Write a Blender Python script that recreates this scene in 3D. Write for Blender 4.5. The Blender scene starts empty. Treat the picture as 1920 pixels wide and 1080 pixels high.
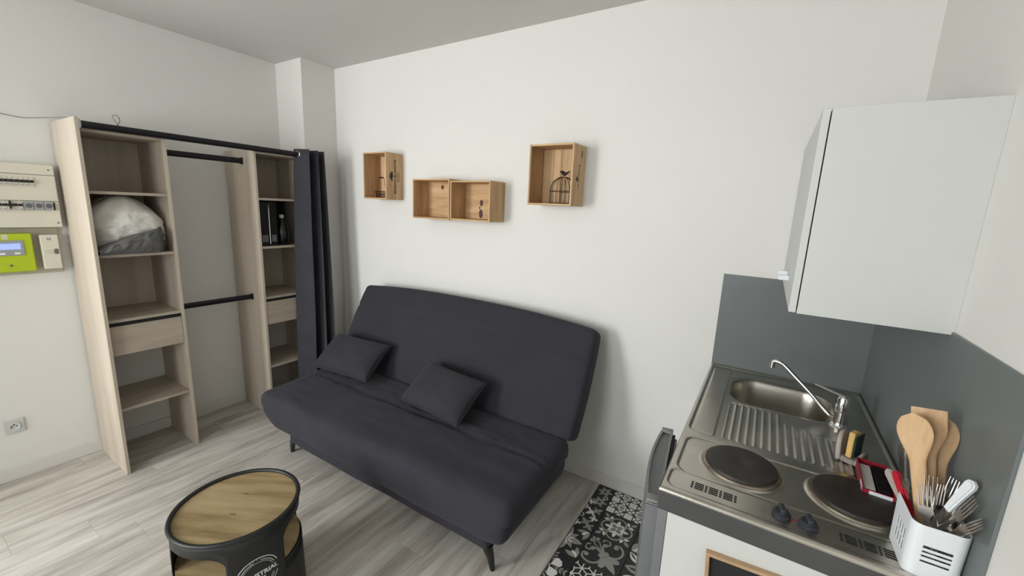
import bpy, bmesh, math, random
from mathutils import Vector, Matrix, noise
random.seed(7)
S = bpy.context.scene
COL = S.collection
PI = math.pi

# ------------------------------------------------------------------ camera, world, light, exposure
cam_data = bpy.data.cameras.new('camera')
cam = bpy.data.objects.new('camera', cam_data)
COL.objects.link(cam)
S.camera = cam
YAW, PITCH, ROLL, FPX = 0.5503, -0.1911, 0.0428, 770.8
fwd = Vector((-math.sin(YAW) * math.cos(PITCH), math.cos(YAW) * math.cos(PITCH), math.sin(PITCH)))
rgt = Vector((math.cos(YAW), math.sin(YAW), 0))
upv = rgt.cross(fwd)
r2 = math.cos(ROLL) * rgt + math.sin(ROLL) * upv
u2 = -math.sin(ROLL) * rgt + math.cos(ROLL) * upv
M = Matrix((r2, u2, -fwd)).transposed().to_4x4()
M.translation = Vector((3.4833, -2.2517, 1.6457))
cam.matrix_world = M
cam_data.sensor_width = 36.0
cam_data.lens = FPX / 1920 * 36.0
cam_data.clip_start = 0.05

w = bpy.data.worlds.new('sky')
S.world = w
w.use_nodes = True
w.node_tree.nodes['Background'].inputs[0].default_value = (0.80, 0.89, 1.0, 1)
w.node_tree.nodes['Background'].inputs[1].default_value = 1.0

def area(name, loc, size, power, target, color=(1, 1, 1)):
    d = bpy.data.lights.new(name, 'AREA')
    d.shape = 'RECTANGLE'
    d.size, d.size_y = size
    d.energy = power
    d.color = color
    o = bpy.data.objects.new(name, d)
    COL.objects.link(o)
    o.location = loc
    o.rotation_euler = (Vector(target) - Vector(loc)).to_track_quat('-Z', 'Y').to_euler()
    return o
# daylight from the window behind the camera, plus an added fill window
area('daylight_main_window', (0.55, -4.53, 1.55), (0.90, 1.75), 98, (1.9, 0, 1.2), (0.975, 0.99, 1.0))
area('added_fill_window', (2.3, -4.53, 1.60), (0.95, 1.20), 42, (2.0, 0, 1.2), (0.94, 0.97, 1.0))  # unseen second window, added as fill for the wardrobe bay and right side
S.view_settings.view_transform = 'Standard'
S.view_settings.look = 'None'
S.view_settings.gamma = 1.0
S.view_settings.use_curve_mapping = False
S.view_settings.exposure = 0.0

# ------------------------------------------------------------------ materials
def lin(c):
    return tuple(((v / 255) / 12.92 if v / 255 <= 0.04045 else ((v / 255 + 0.055) / 1.055) ** 2.4) for v in c) + (1,)

def mat(name, col, rough=0.6, metal=0.0, bump=0.0, bscale=80, var=0.0, vscale=6, coat=0.0, spec=0.5):
    m = bpy.data.materials.new(name)
    m.use_nodes = True
    nt = m.node_tree
    b = nt.nodes['Principled BSDF']
    b.inputs['Roughness'].default_value = rough
    b.inputs['Metallic'].default_value = metal
    b.inputs['Specular IOR Level'].default_value = spec
    b.inputs['Coat Weight'].default_value = coat
    c = lin(col)
    tc = nt.nodes.new('ShaderNodeTexCoord')
    n = nt.nodes.new('ShaderNodeTexNoise')
    n.inputs['Scale'].default_value = vscale
    n.inputs['Detail'].default_value = 4
    nt.links.new(tc.outputs['Object'], n.inputs['Vector'])
    r = nt.nodes.new('ShaderNodeValToRGB')
    r.color_ramp.elements[0].color = tuple(x * (1 - var) for x in c[:3]) + (1,)
    r.color_ramp.elements[1].color = tuple(min(1, x * (1 + var)) for x in c[:3]) + (1,)
    r.color_ramp.elements[0].position = 0.3
    r.color_ramp.elements[1].position = 0.7
    nt.links.new(n.outputs['Fac'], r.inputs['Fac'])
    nt.links.new(r.outputs['Color'], b.inputs['Base Color'])
    if bump:
        n2 = nt.nodes.new('ShaderNodeTexNoise')
        n2.inputs['Scale'].default_value = bscale
        n2.inputs['Detail'].default_value = 3
        nt.links.new(tc.outputs['Object'], n2.inputs['Vector'])
        bp = nt.nodes.new('ShaderNodeBump')
        bp.inputs['Strength'].default_value = bump
        bp.inputs['Distance'].default_value = 0.002
        nt.links.new(n2.outputs['Fac'], bp.inputs['Height'])
        nt.links.new(bp.outputs['Normal'], b.inputs['Normal'])
    return m

def wood(name, stops, scale, rough=0.55, fine=0.25, rand=1.0, tint=0.12, rot=0.0):
    """stretched noise grain; scale = per-axis frequency (small along the grain)"""
    m = bpy.data.materials.new(name)
    m.use_nodes = True
    nt = m.node_tree
    L = nt.links.new
    b = nt.nodes['Principled BSDF']
    b.inputs['Roughness'].default_value = rough
    b.inputs['Specular IOR Level'].default_value = 0.35
    tc = nt.nodes.new('ShaderNodeTexCoord')
    oi = nt.nodes.new('ShaderNodeObjectInfo')
    vm = nt.nodes.new('ShaderNodeVectorMath')
    vm.operation = 'SCALE'
    vm.inputs[0].default_value = (17.3 * rand, 9.1 * rand, 13.7 * rand)
    L(oi.outputs['Random'], vm.inputs['Scale'])
    add = nt.nodes.new('ShaderNodeVectorMath')
    add.operation = 'ADD'
    L(tc.outputs['Object'], add.inputs[0])
    L(vm.outputs[0], add.inputs[1])
    mp = nt.nodes.new('ShaderNodeMapping')
    mp.inputs['Scale'].default_value = scale
    if rot:
        mp.vector_type = 'TEXTURE'
        mp.inputs['Rotation'].default_value = (0, 0, rot)
        mp.inputs['Scale'].default_value = tuple(1 / v for v in scale)
    L(add.outputs[0], mp.inputs['Vector'])
    n = nt.nodes.new('ShaderNodeTexNoise')
    n.inputs['Scale'].default_value = 1
    n.inputs['Detail'].default_value = 5
    n.inputs['Roughness'].default_value = 0.62
    n.inputs['Distortion'].default_value = 0.25
    L(mp.outputs[0], n.inputs['Vector'])
    r = nt.nodes.new('ShaderNodeValToRGB')
    e = r.color_ramp.elements
    while len(e) < len(stops):
        e.new(0.5)
    for i, (p, c) in enumerate(stops):
        e[i].position = p
        e[i].color = lin(c)
    L(n.outputs['Fac'], r.inputs['Fac'])
    n2 = nt.nodes.new('ShaderNodeTexNoise')
    n2.inputs['Scale'].default_value = 6
    n2.inputs['Detail'].default_value = 6
    L(mp.outputs[0], n2.inputs['Vector'])
    mx = nt.nodes.new('ShaderNodeMix')
    mx.data_type = 'RGBA'
    mx.blend_type = 'MULTIPLY'
    mx.inputs[0].default_value = fine
    L(r.outputs['Color'], mx.inputs[6])
    L(n2.outputs['Fac'], mx.inputs[7])
    hs = nt.nodes.new('ShaderNodeHueSaturation')
    mr = nt.nodes.new('ShaderNodeMapRange')
    mr.inputs['To Min'].default_value = 1 + fine * 0.55 - tint
    mr.inputs['To Max'].default_value = 1 + fine * 0.55 + tint
    L(oi.outputs['Random'], mr.inputs['Value'])
    L(mr.outputs[0], hs.inputs['Value'])
    L(mx.outputs[2], hs.inputs['Color'])
    L(hs.outputs[0], b.inputs['Base Color'])
    bp = nt.nodes.new('ShaderNodeBump')
    bp.inputs['Strength'].default_value = 0.15
    bp.inputs['Distance'].default_value = 0.001
    L(n2.outputs['Fac'], bp.inputs['Height'])
    L(bp.outputs['Normal'], b.inputs['Normal'])
    return m

def fabric(name, col, col2, weave=900):
    m = bpy.data.materials.new(name)
    m.use_nodes = True
    nt = m.node_tree
    L = nt.links.new
    b = nt.nodes['Principled BSDF']
    b.inputs['Roughness'].default_value = 0.92
    b.inputs['Specular IOR Level'].default_value = 0.15
    b.inputs['Sheen Weight'].default_value = 0.06
    b.inputs['Sheen Roughness'].default_value = 0.5
    tc = nt.nodes.new('ShaderNodeTexCoord')
    n = nt.nodes.new('ShaderNodeTexNoise')
    n.inputs['Scale'].default_value = 5
    n.inputs['Detail'].default_value = 5
    L(tc.outputs['Object'], n.inputs['Vector'])
    r = nt.nodes.new('ShaderNodeValToRGB')
    r.color_ramp.elements[0].color = lin(col)
    r.color_ramp.elements[1].color = lin(col2)
    r.color_ramp.elements[0].position = 0.35
    r.color_ramp.elements[1].position = 0.65
    L(n.outputs['Fac'], r.inputs['Fac'])
    L(r.outputs['Color'], b.inputs['Base Color'])
    n2 = nt.nodes.new('ShaderNodeTexNoise')
    n2.inputs['Scale'].default_value = weave
    L(tc.outputs['Object'], n2.inputs['Vector'])
    bp = nt.nodes.new('ShaderNodeBump')
    bp.inputs['Strength'].default_value = 0.35
    bp.inputs['Distance'].default_value = 0.0008
    L(n2.outputs['Fac'], bp.inputs['Height'])
    L(bp.outputs['Normal'], b.inputs['Normal'])
    return m

M_WALL = mat('white_wall_paint', (222, 221, 216), 0.75, bump=0.25, bscale=120, var=0.01, vscale=2)
M_CEIL = mat('ceiling_paint', (206, 204, 200), 0.85, bump=0.2, bscale=90, var=0.01, vscale=2)
M_SKIRT = mat('skirting_paint', (214, 212, 206), 0.6, var=0.01)
M_PLANK = wood('grey_oak_laminate', [(0.25, (134, 127, 119)), (0.42, (172, 165, 156)), (0.56, (196, 191, 182)), (0.75, (208, 204, 196))], (13, 1.3, 6), rough=0.45, fine=0.3, tint=0.05)
M_SUB = mat('floor_joint', (120, 114, 106), 0.9)
M_OAKV = wood('pale_oak_board_upright', [(0.3, (172, 160, 144)), (0.5, (190, 178, 162)), (0.7, (198, 187, 171))], (9, 9, 0.7), fine=0.15, tint=0.02)
M_OAKH = wood('pale_oak_board_level', [(0.3, (156, 143, 126)), (0.5, (174, 162, 146)), (0.7, (184, 173, 157))], (11, 0.9, 11), fine=0.2, tint=0.02)
M_OAKEDGE = mat('oak_edge_band', (182, 168, 148), 0.6, var=0.05, vscale=30)
M_PINE = wood('pine_crate_wood', [(0.28, (160, 124, 84)), (0.45, (190, 154, 112)), (0.62, (206, 172, 130)), (0.8, (216, 186, 146))], (2.0, 14, 16), rough=0.6, fine=0.3, tint=0.07)
M_PINEV = wood('pine_crate_wood_upright', [(0.28, (160, 126, 88)), (0.45, (190, 156, 116)), (0.62, (206, 174, 134)), (0.8, (216, 188, 150))], (14, 14, 1.6), rough=0.6, fine=0.3, tint=0.07)
M_KNOT = mat('wood_knot', (72, 42, 26), 0.6, var=0.3, vscale=60)
M_TABLEWOOD = wood('table_oak_top', [(0.32, (112, 94, 64)), (0.45, (138, 119, 84)), (0.56, (154, 135, 99)), (0.72, (164, 146, 112))], (1.6, 14, 6), rough=0.5, fine=0.15, tint=0.0, rot=0.50)
M_BLACKM = mat('black_painted_metal', (22, 23, 24), 0.45, var=0.1, vscale=10)
M_BLACKROD = mat('black_rail_metal', (24, 22, 28), 0.35, metal=0.3)
M_FABRIC = fabric('charcoal_sofa_cover', (50, 50, 56), (53, 53, 59))
M_FABRIC2 = fabric('charcoal_cushion_fabric', (49, 48, 54), (53, 52, 58))
M_CURTAIN = fabric('charcoal_curtain_fabric', (60, 60, 65), (65, 65, 70))
M_STEEL = mat('brushed_stainless_steel', (190, 185, 175), 0.30, metal=1.0, bump=0.12, bscale=200, var=0.10, vscale=9)
M_STEELD = mat('steel_apron', (92, 92, 92), 0.45, metal=0.6, var=0.08)
M_CHROME = mat('chrome', (215, 215, 215), 0.07, metal=1.0)
M_CUTLERY = mat('cutlery_steel', (190, 186, 182), 0.18, metal=1.0)
M_HOB = mat('cast_iron_hotplate', (44, 38, 34), 0.5, bump=0.5, bscale=260, var=0.25, vscale=20)
M_RUST = mat('stained_steel_ring', (150, 140, 124), 0.35, metal=0.9, var=0.25, vscale=30)
M_KNOB = mat('dark_blue_grey_knob', (40, 43, 50), 0.55)
M_BLACK = mat('matt_black', (14, 14, 15), 0.7)
M_SPLASH = mat('slate_grey_splashback', (108, 114, 113), 0.38, var=0.03, vscale=3, spec=0.4)
M_WHITELAM = mat('white_laminate', (198, 199, 195), 0.5, var=0.01)
M_WHITEPL = mat('white_plastic', (224, 228, 230), 0.4)
M_FRIDGE = mat('grey_fridge_plastic', (112, 114, 114), 0.45, var=0.06, vscale=7)
M_FRIDGEL = mat('grey_fridge_edge', (128, 130, 130), 0.45, var=0.05, vscale=7)
M_GASKET = mat('dark_gasket', (40, 40, 42), 0.7)
M_CREAM = mat('cream_plastic', (210, 206, 190), 0.5, var=0.02)
M_BOARD = mat('beige_mounting_board', (176, 170, 150), 0.6, var=0.05)
M_GREEN = mat('lime_green_plastic', (172, 190, 30), 0.45, var=0.03)
M_GREY = mat('mid_grey_plastic', (150, 152, 154), 0.45)
M_GREYD = mat('dark_grey_print', (92, 92, 92), 0.6)
M_LABEL = mat('pale_label', (196, 194, 182), 0.6)
M_WOODSP = wood('beech_utensil', [(0.3, (180, 142, 102)), (0.5, (202, 166, 124)), (0.75, (214, 180, 138))], (30, 30, 3), fine=0.12, tint=0.05)
M_RED = mat('red_card', (142, 20, 38), 0.5, var=0.08, vscale=40)
M_REDPL = mat('red_plastic', (170, 26, 44), 0.35)
M_SPONGEH = mat('stone_grey_ceramic', (158, 150, 142), 0.5, var=0.06, vscale=40)
M_SPONGE = mat('yellow_sponge', (218, 180, 112), 0.95, bump=0.8, bscale=300, var=0.08, vscale=60)
M_SCOUR = mat('green_scourer', (30, 58, 52), 0.95, bump=0.6, bscale=300)
M_WIRE = mat('dark_brown_wire', (46, 34, 30), 0.5, metal=0.5)
M_SILVER = mat('silvery_bag_film', (228, 225, 218), 0.36, metal=0.1, bump=0.5, bscale=40, var=0.06, vscale=8)
M_BAGGREY = fabric('grey_bag_cloth', (92, 92, 90), (108, 107, 104))
M_GLASSD = mat('dark_bottle_glass', (12, 12, 12), 0.1)
M_BINDER = mat('black_card', (8, 8, 9), 0.55, spec=0.25)
M_PRINT = mat('brown_green_stamp_ink', (74, 66, 48), 0.7)
M_WPRINT = mat('white_print', (222, 222, 220), 0.6)
M_TBLACK = mat('tile_black', (38, 38, 40), 0.45, var=0.05)
M_TWHITE = mat('tile_white', (224, 223, 216), 0.45, var=0.03)
M_TGREY = mat('tile_grey', (150, 148, 142), 0.45, var=0.03)
M_FRAMEW = wood('chalkboard_frame_wood', [(0.3, (150, 122, 92)), (0.7, (184, 154, 120))], (4, 30, 30), fine=0.2)
M_CABLE = mat('thin_grey_cable', (120, 116, 110), 0.6)
M_CHALK = mat('blackboard_slate', (26, 27, 28), 0.7, var=0.1, vscale=8)

def emis(name, col, s):
    m = mat(name, col, 0.4)
    b = m.node_tree.nodes['Principled BSDF']
    b.inputs['Emission Color'].default_value = lin(col)
    b.inputs['Emission Strength'].default_value = s
    return m
M_LCD = emis('lit_display', (150, 170, 250), 0.6)

# ------------------------------------------------------------------ helpers
LOC = {}
def thing(name, label, cat, loc=(0, 0, 0), group=None):
    o = bpy.data.objects.new(name, None)
    o.empty_display_size = 0.05
    COL.objects.link(o)
    o.location = loc
    LOC[o] = Vector(loc)
    o['label'] = label
    o['category'] = cat
    if group:
        o['group'] = group
    return o

def obj(name, bm, mats, parent=None, smooth=False, origin=None, angle=None):
    """links the bmesh (given in world coordinates) as one mesh object"""
    off = LOC[parent] if parent else (Vector(origin) if origin else Vector((0, 0, 0)))
    bmesh.ops.translate(bm, verts=bm.verts, vec=-off)
    me = bpy.data.meshes.new(name)
    bm.normal_update()
    bm.to_mesh(me)
    bm.free()
    for m in (mats if isinstance(mats, (list, tuple)) else [mats]):
        me.materials.append(m)
    if smooth:
        for p in me.polygons:
            p.use_smooth = True
        me.set_sharp_from_angle(angle=math.radians(angle or 40))
    o = bpy.data.objects.new(name, me)
    COL.objects.link(o)
    if parent:
        o.parent = parent
        LOC[o] = off
    else:
        o.location = off
        LOC[o] = off
    return o

def tag(o, label, cat, group=None):
    o['label'] = label
    o['category'] = cat
    if group:
        o['group'] = group
    return o

def struct(name, bm, m, parent=None, **k):
    o = obj(name, bm, m, parent, **k)
    if not parent:
        o['kind'] = 'structure'
    return o

def merge(dst, src, mi=0, mx=None):
    if mx is not None:
        bmesh.ops.transform(src, matrix=mx, verts=src.verts)
    for f in src.faces:
        if mi:
            f.material_index = mi
    me = bpy.data.meshes.new('tmp')
    src.to_mesh(me)
    src.free()
    dst.from_mesh(me)
    bpy.data.meshes.remove(me)
    return dst

def box(bm, x0, x1, y0, y1, z0, z1, bev=0.0, mi=0, mx=None, seg=2):
    t = bmesh.new()
    bmesh.ops.create_cube(t, size=1)
    for v in t.verts:
        v.co = Vector((x0 + (v.co.x + .5) * (x1 - x0), y0 + (v.co.y + .5) * (y1 - y0), z0 + (v.co.z + .5) * (z1 - z0)))
    if bev:
        bmesh.ops.bevel(t, geom=t.edges[:], offset=bev, segments=seg, affect='EDGES', profile=0.5)
    return merge(bm, t, mi, mx)

def B(*a, **k):
    return box(bmesh.new(), *a, **k)

def tube(bm, pts, r, seg=10, mi=0, cap=True, closed=False):
    pts = [Vector(p) for p in pts]
    n = len(pts)
    rs = r if isinstance(r, (list, tuple)) else [r] * n
    rings = []
    prev = None
    for i, p in enumerate(pts):
        if closed:
            d = pts[(i + 1) % n] - pts[i - 1]
        else:
            d = pts[min(i + 1, n - 1)] - pts[max(i - 1, 0)]
        d.normalize()
        if prev is None:
            a = Vector((0, 0, 1)) if abs(d.z) < 0.9 else Vector((1, 0, 0))
            u = d.cross(a).normalized()
        else:
            u = (prev - d * prev.dot(d)).normalized()
        prev = u
        v = d.cross(u)
        rings.append([bm.verts.new(p + rs[i] * (math.cos(2 * PI * k / seg) * u + math.sin(2 * PI * k / seg) * v)) for k in range(seg)])
    fs = []
    rng = range(n if closed else n - 1)
    for i in rng:
        a, b = rings[i], rings[(i + 1) % n]
        for k in range(seg):
            fs.append(bm.faces.new((a[k], a[(k + 1) % seg], b[(k + 1) % seg], b[k])))
    if cap and not closed:
        fs.append(bm.faces.new(rings[0][::-1]))
        fs.append(bm.faces.new(rings[-1]))
    for f in fs:
        f.material_index = mi
    return bm

def lathe(bm, prof, c=(0, 0, 0), seg=48, mx=None, mi=0):
    """prof: (r, z) pairs round the z axis"""
    t = bmesh.new()
    rings = []
    for r, z in prof:
        if r < 1e-6:
            rings.append([t.verts.new((c[0], c[1], c[2] + z))])
        else:
            rings.append([t.verts.new((c[0] + r * math.cos(2 * PI * k / seg), c[1] + r * math.sin(2 * PI * k / seg), c[2] + z)) for k in range(seg)])
    for a, b in zip(rings, rings[1:]):
        for k in range(seg):
            k2 = (k + 1) % seg
            if len(a) == 1 and len(b) == 1:
                continue
            if len(a) == 1:
                t.faces.new((a[0], b[k2], b[k]))
            elif len(b) == 1:
                t.faces.new((a[k], a[k2], b[0]))
            else:
                t.faces.new((a[k], a[k2], b[k2], b[k]))
    bmesh.ops.recalc_face_normals(t, faces=t.faces)
    return merge(bm, t, mi, mx)

def prism(bm, poly, h0, h1, mx=None, mi=0, bev=0.0):
    t = bmesh.new()
    a = [t.verts.new((x, y, h0)) for x, y in poly]
    b = [t.verts.new((x, y, h1)) for x, y in poly]
    t.faces.new(a[::-1])
    t.faces.new(b)
    n = len(poly)
    for i in range(n):
        t.faces.new((a[i], a[(i + 1) % n], b[(i + 1) % n], b[i]))
    bmesh.ops.recalc_face_normals(t, faces=t.faces)
    if bev:
        es = [e for e in t.edges if abs(e.verts[0].co.z - e.verts[1].co.z) < 1e-6]
        bmesh.ops.bevel(t, geom=es, offset=bev, segments=2, affect='EDGES')
    return merge(bm, t, mi, mx)

def rbox(bm, h, r, n, fn, mi=0):
    """rounded box of half size h, radius r, grid n; every point is passed through fn(x,y,z)"""
    hx, hy, hz = h
    key = {}
    def V(p):
        q = Vector((max(-hx + r, min(hx - r, p[0])), max(-hy + r, min(hy - r, p[1])), max(-hz + r, min(hz - r, p[2]))))
        d = Vector(p) - q
        if d.length > 1e-9:
            d = d.normalized() * r
        q = q + d
        k = (round(p[0], 5), round(p[1], 5), round(p[2], 5))
        if k not in key:
            key[k] = bm.verts.new(fn(q.x, q.y, q.z))
        return key[k]
    def lins(hh, m):
        # grid lines, denser inside the rounded rim
        out = [-hh, -hh + r * 0.25, -hh + r * 0.55]
        out += [-hh + r + (2 * hh - 2 * r) * i / m for i in range(m + 1)]
        out += [hh - r * 0.55, hh - r * 0.25, hh]
        return out
    X, Y, Z = lins(hx, n[0]), lins(hy, n[1]), lins(hz, n[2])
    def face(A, Bv, mk, flip):
        for i in range(len(A) - 1):
            for j in range(len(Bv) - 1):
                q = [V(mk(A[i], Bv[j])), V(mk(A[i + 1], Bv[j])), V(mk(A[i + 1], Bv[j + 1])), V(mk(A[i], Bv[j + 1]))]
                if len(set(q)) < 3:
                    continue
                f = bm.faces.new(q[::-1] if flip else q)
                f.material_index = mi
    face(X, Y, lambda a, b: (a, b, hz), False)
    face(X, Y, lambda a, b: (a, b, -hz), True)
    face(X, Z, lambda a, b: (a, -hy, b), False)
    face(X, Z, lambda a, b: (a, hy, b), True)
    face(Y, Z, lambda a, b: (hx, a, b), False)
    face(Y, Z, lambda a, b: (-hx, a, b), True)
    return bm

def rrect(w_, h_, r, seg=6, cx=0, cy=0):
    out = []
    for (sx, sy, a0) in ((1, 1, 0), (-1, 1, 90), (-1, -1, 180), (1, -1, 270)):
        for k in range(seg + 1):
            a = math.radians(a0 + 90 * k / seg)
            out.append((cx + sx * (w_ / 2 - r) + r * math.cos(a), cy + sy * (h_ / 2 - r) + r * math.sin(a)))
    return out

def text_bm(txt, size, mi=0, extrude=0.0004, spacing=1.0, bold=0.0):
    cu = bpy.data.curves.new('text', 'FONT')
    cu.body = txt
    cu.size = size
    cu.extrude = extrude
    cu.offset = bold
    cu.align_x = 'CENTER'
    cu.align_y = 'CENTER'
    cu.space_character = spacing
    cu.resolution_u = 3
    o = bpy.data.objects.new('text', cu)
    COL.objects.link(o)
    dg = bpy.context.evaluated_depsgraph_get()
    me = bpy.data.meshes.new_from_object(o.evaluated_get(dg))
    t = bmesh.new()
    t.from_mesh(me)
    bpy.data.meshes.remove(me)
    bpy.data.objects.remove(o)
    bpy.data.curves.remove(cu)
    for f in t.faces:
        f.material_index = mi
    return t

def crom(pts, n=8):
    P = [Vector(p) for p in pts]
    P = [P[0] * 2 - P[1]] + P + [P[-1] * 2 - P[-2]]
    out = []
    for i in range(1, len(P) - 2):
        for k in range(n):
            t = k / n
            a, b, c, d = P[i - 1], P[i], P[i + 1], P[i + 2]
            out.append(0.5 * ((2 * b) + (c - a) * t + (2 * a - 5 * b + 4 * c - d) * t * t + (3 * b - a - 3 * c + d) * t ** 3))
    out.append(P[-2])
    return out

def frame_mx(o, z, x=(0, 0, 1)):
    """matrix with local z along z and local x as near x as it can"""
    z = Vector(z).normalized()
    x = Vector(x)
    x = (x - z * x.dot(z)).normalized()
    y = z.cross(x)
    m = Matrix((x, y, z)).transposed().to_4x4()
    m.translation = Vector(o)
    return m

# ------------------------------------------------------------------ room shell
W, H, YB, T = 3.92, 2.683, -4.50, 0.12
fl = struct('floor', B(-T, W + T, YB - T, T, -0.10, -0.008), M_SUB)
struct('ceiling', B(-T, W + T, YB - T, T, H, H + 0.1), M_CEIL)
struct('wall_back', B(-T, W + T, 0, T, 0, H), M_WALL)
struct('wall_left', B(-T, 0, YB - T, 0, 0, H), M_WALL)
struct('wall_right', B(W, W + T, YB - T, 0, 0, H), M_WALL)
struct('wall_column', B(0, 0.3415, -0.2845, 0, 0, H), M_WALL)
struct('added_shade_pier', B(0, 0.30, -3.20, -2.90, 0, H), M_WALL)  # unseen pier, added to keep direct window light off the left wall
# wall behind the camera with its window and an added opening for fill
bm = bmesh.new()
wins = [(0.08, 1.04, 0.60, 2.45), (1.80, 2.80, 0.98, 2.24)]
box(bm, 0, 0.08, YB - T, YB, 0, H)
box(bm, 1.04, 1.80, YB - T, YB, 0, H)
box(bm, 2.80, W, YB - T, YB, 0, H)
for x0, x1, z0, z1 in wins:
    box(bm, x0, x1, YB - T, YB, 0, z0)
    box(bm, x0, x1, YB - T, YB, z1, H)
struct('wall_rear', bm, M_WALL)
for i, (x0, x1, z0, z1) in enumerate(wins):
    bm = bmesh.new()
    xm = (x0 + x1) / 2
    for a, b, c, d in ((x0, x0 + .05, z0, z1), (x1 - .05, x1, z0, z1), (x0 + .05, x1 - .05, z0, z0 + .05), (x0 + .05, x1 - .05, z1 - .05, z1), (xm - .03, xm + .03, z0 + .05, z1 - .05)):
        box(bm, a, b, YB - 0.10, YB - 0.06, c, d, 0.004)
    struct('window_%d' % (i + 1), bm, M_WHITELAM)

def skirt(name, x0, x1, y0, y1):
    bm = bmesh.new()
    box(bm, x0, x1, y0, y1, 0, 0.078, 0.003)
    struct(name, bm, M_SKIRT)
skirt('baseboard_back', 0.3415, 3.34, -0.012, 0)
skirt('baseboard_left', 0, 0.012, YB, -0.2845)
skirt('baseboard_rear', 0.012, W, YB, YB + 0.012)

# laminate planks run along y, each one an object
PW, PL = 0.193, 1.26
pm = {}
k = 0
x = -0.02
row = 0
while x < 2.80:
    x1 = min(x + PW, 2.803)
    xa = max(x, 0.0)
    y = 0.0 - [0.42, 1.02, 0.20, 0.80, 0.55][row % 5]
    ends = [0.0]
    while y > YB:
        ends.append(y)
        y -= PL
    ends.append(YB)
    for a, b in zip(ends, ends[1:]):
        bm = B(xa + 0.0003, x1 - 0.0003, b + 0.0003, a - 0.0003, -0.008, 0.0, 0.0005, seg=1)
        o = obj('plank', bm, M_PLANK, fl)
    x += PW
    row += 1

# ------------------------------------------------------------------ patterned floor tiles
def pet(cx, cy, L, wd, ang, k=8, tip=1.0):
    """petal polygon from (cx,cy) pointing at ang (degrees)"""
    a = math.radians(ang)
    up = []
    for i in range(k + 1):
        t = i / k
        ww = wd / 2 * math.sin(PI * t ** tip)
        up.append((t * L, ww))
    dn = [(p[0], -p[1]) for p in reversed(up[1:-1])]
    return [(cx + p[0] * math.cos(a) - p[1] * math.sin(a), cy + p[0] * math.sin(a) + p[1] * math.cos(a)) for p in up + dn]

def disc(cx, cy, r, k=14):
    return [(cx + r * math.cos(2 * PI * i / k), cy + r * math.sin(2 * PI * i / k)) for i in range(k)]

def stroke(pts, wd):
    """list of quads along a polyline"""
    out = []
    for a, b in zip(pts, pts[1:]):
        dx, dy = b[0] - a[0], b[1] - a[1]
        l = math.hypot(dx, dy) or 1
        ex, ey = dx / l * wd * 0.15, dy / l * wd * 0.15
        nx, ny = -dy / l * wd / 2, dx / l * wd / 2
        out.append([(a[0] - ex + nx, a[1] - ey + ny), (a[0] - ex - nx, a[1] - ey - ny), (b[0] + ex - nx, b[1] + ey - ny), (b[0] + ex + nx, b[1] + ey + ny)])
    return out

def arc(cx, cy, r, a0, a1, k=14):
    return [(cx + r * math.cos(math.radians(a0 + (a1 - a0) * i / k)), cy + r * math.sin(math.radians(a0 + (a1 - a0) * i / k))) for i in range(k + 1)]

def fleur(cx, cy, s, ang, c=1, lay=1):
    out = [(c, lay, pet(cx, cy, s, s * 0.42, ang))]
    for sg in (1, -1):
        out.append((c, lay, pet(cx, cy, s * 0.62, s * 0.26, ang + sg * 48)))
        a = math.radians(ang + sg * 62)
        out.append((c, lay + 1, disc(cx + s * .58 * math.cos(a), cy + s * .58 * math.sin(a), s * .13, 10)))
        out.append((c, lay, pet(cx, cy, s * 0.35, s * 0.16, ang + 180 + sg * 30)))
    return out

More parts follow.
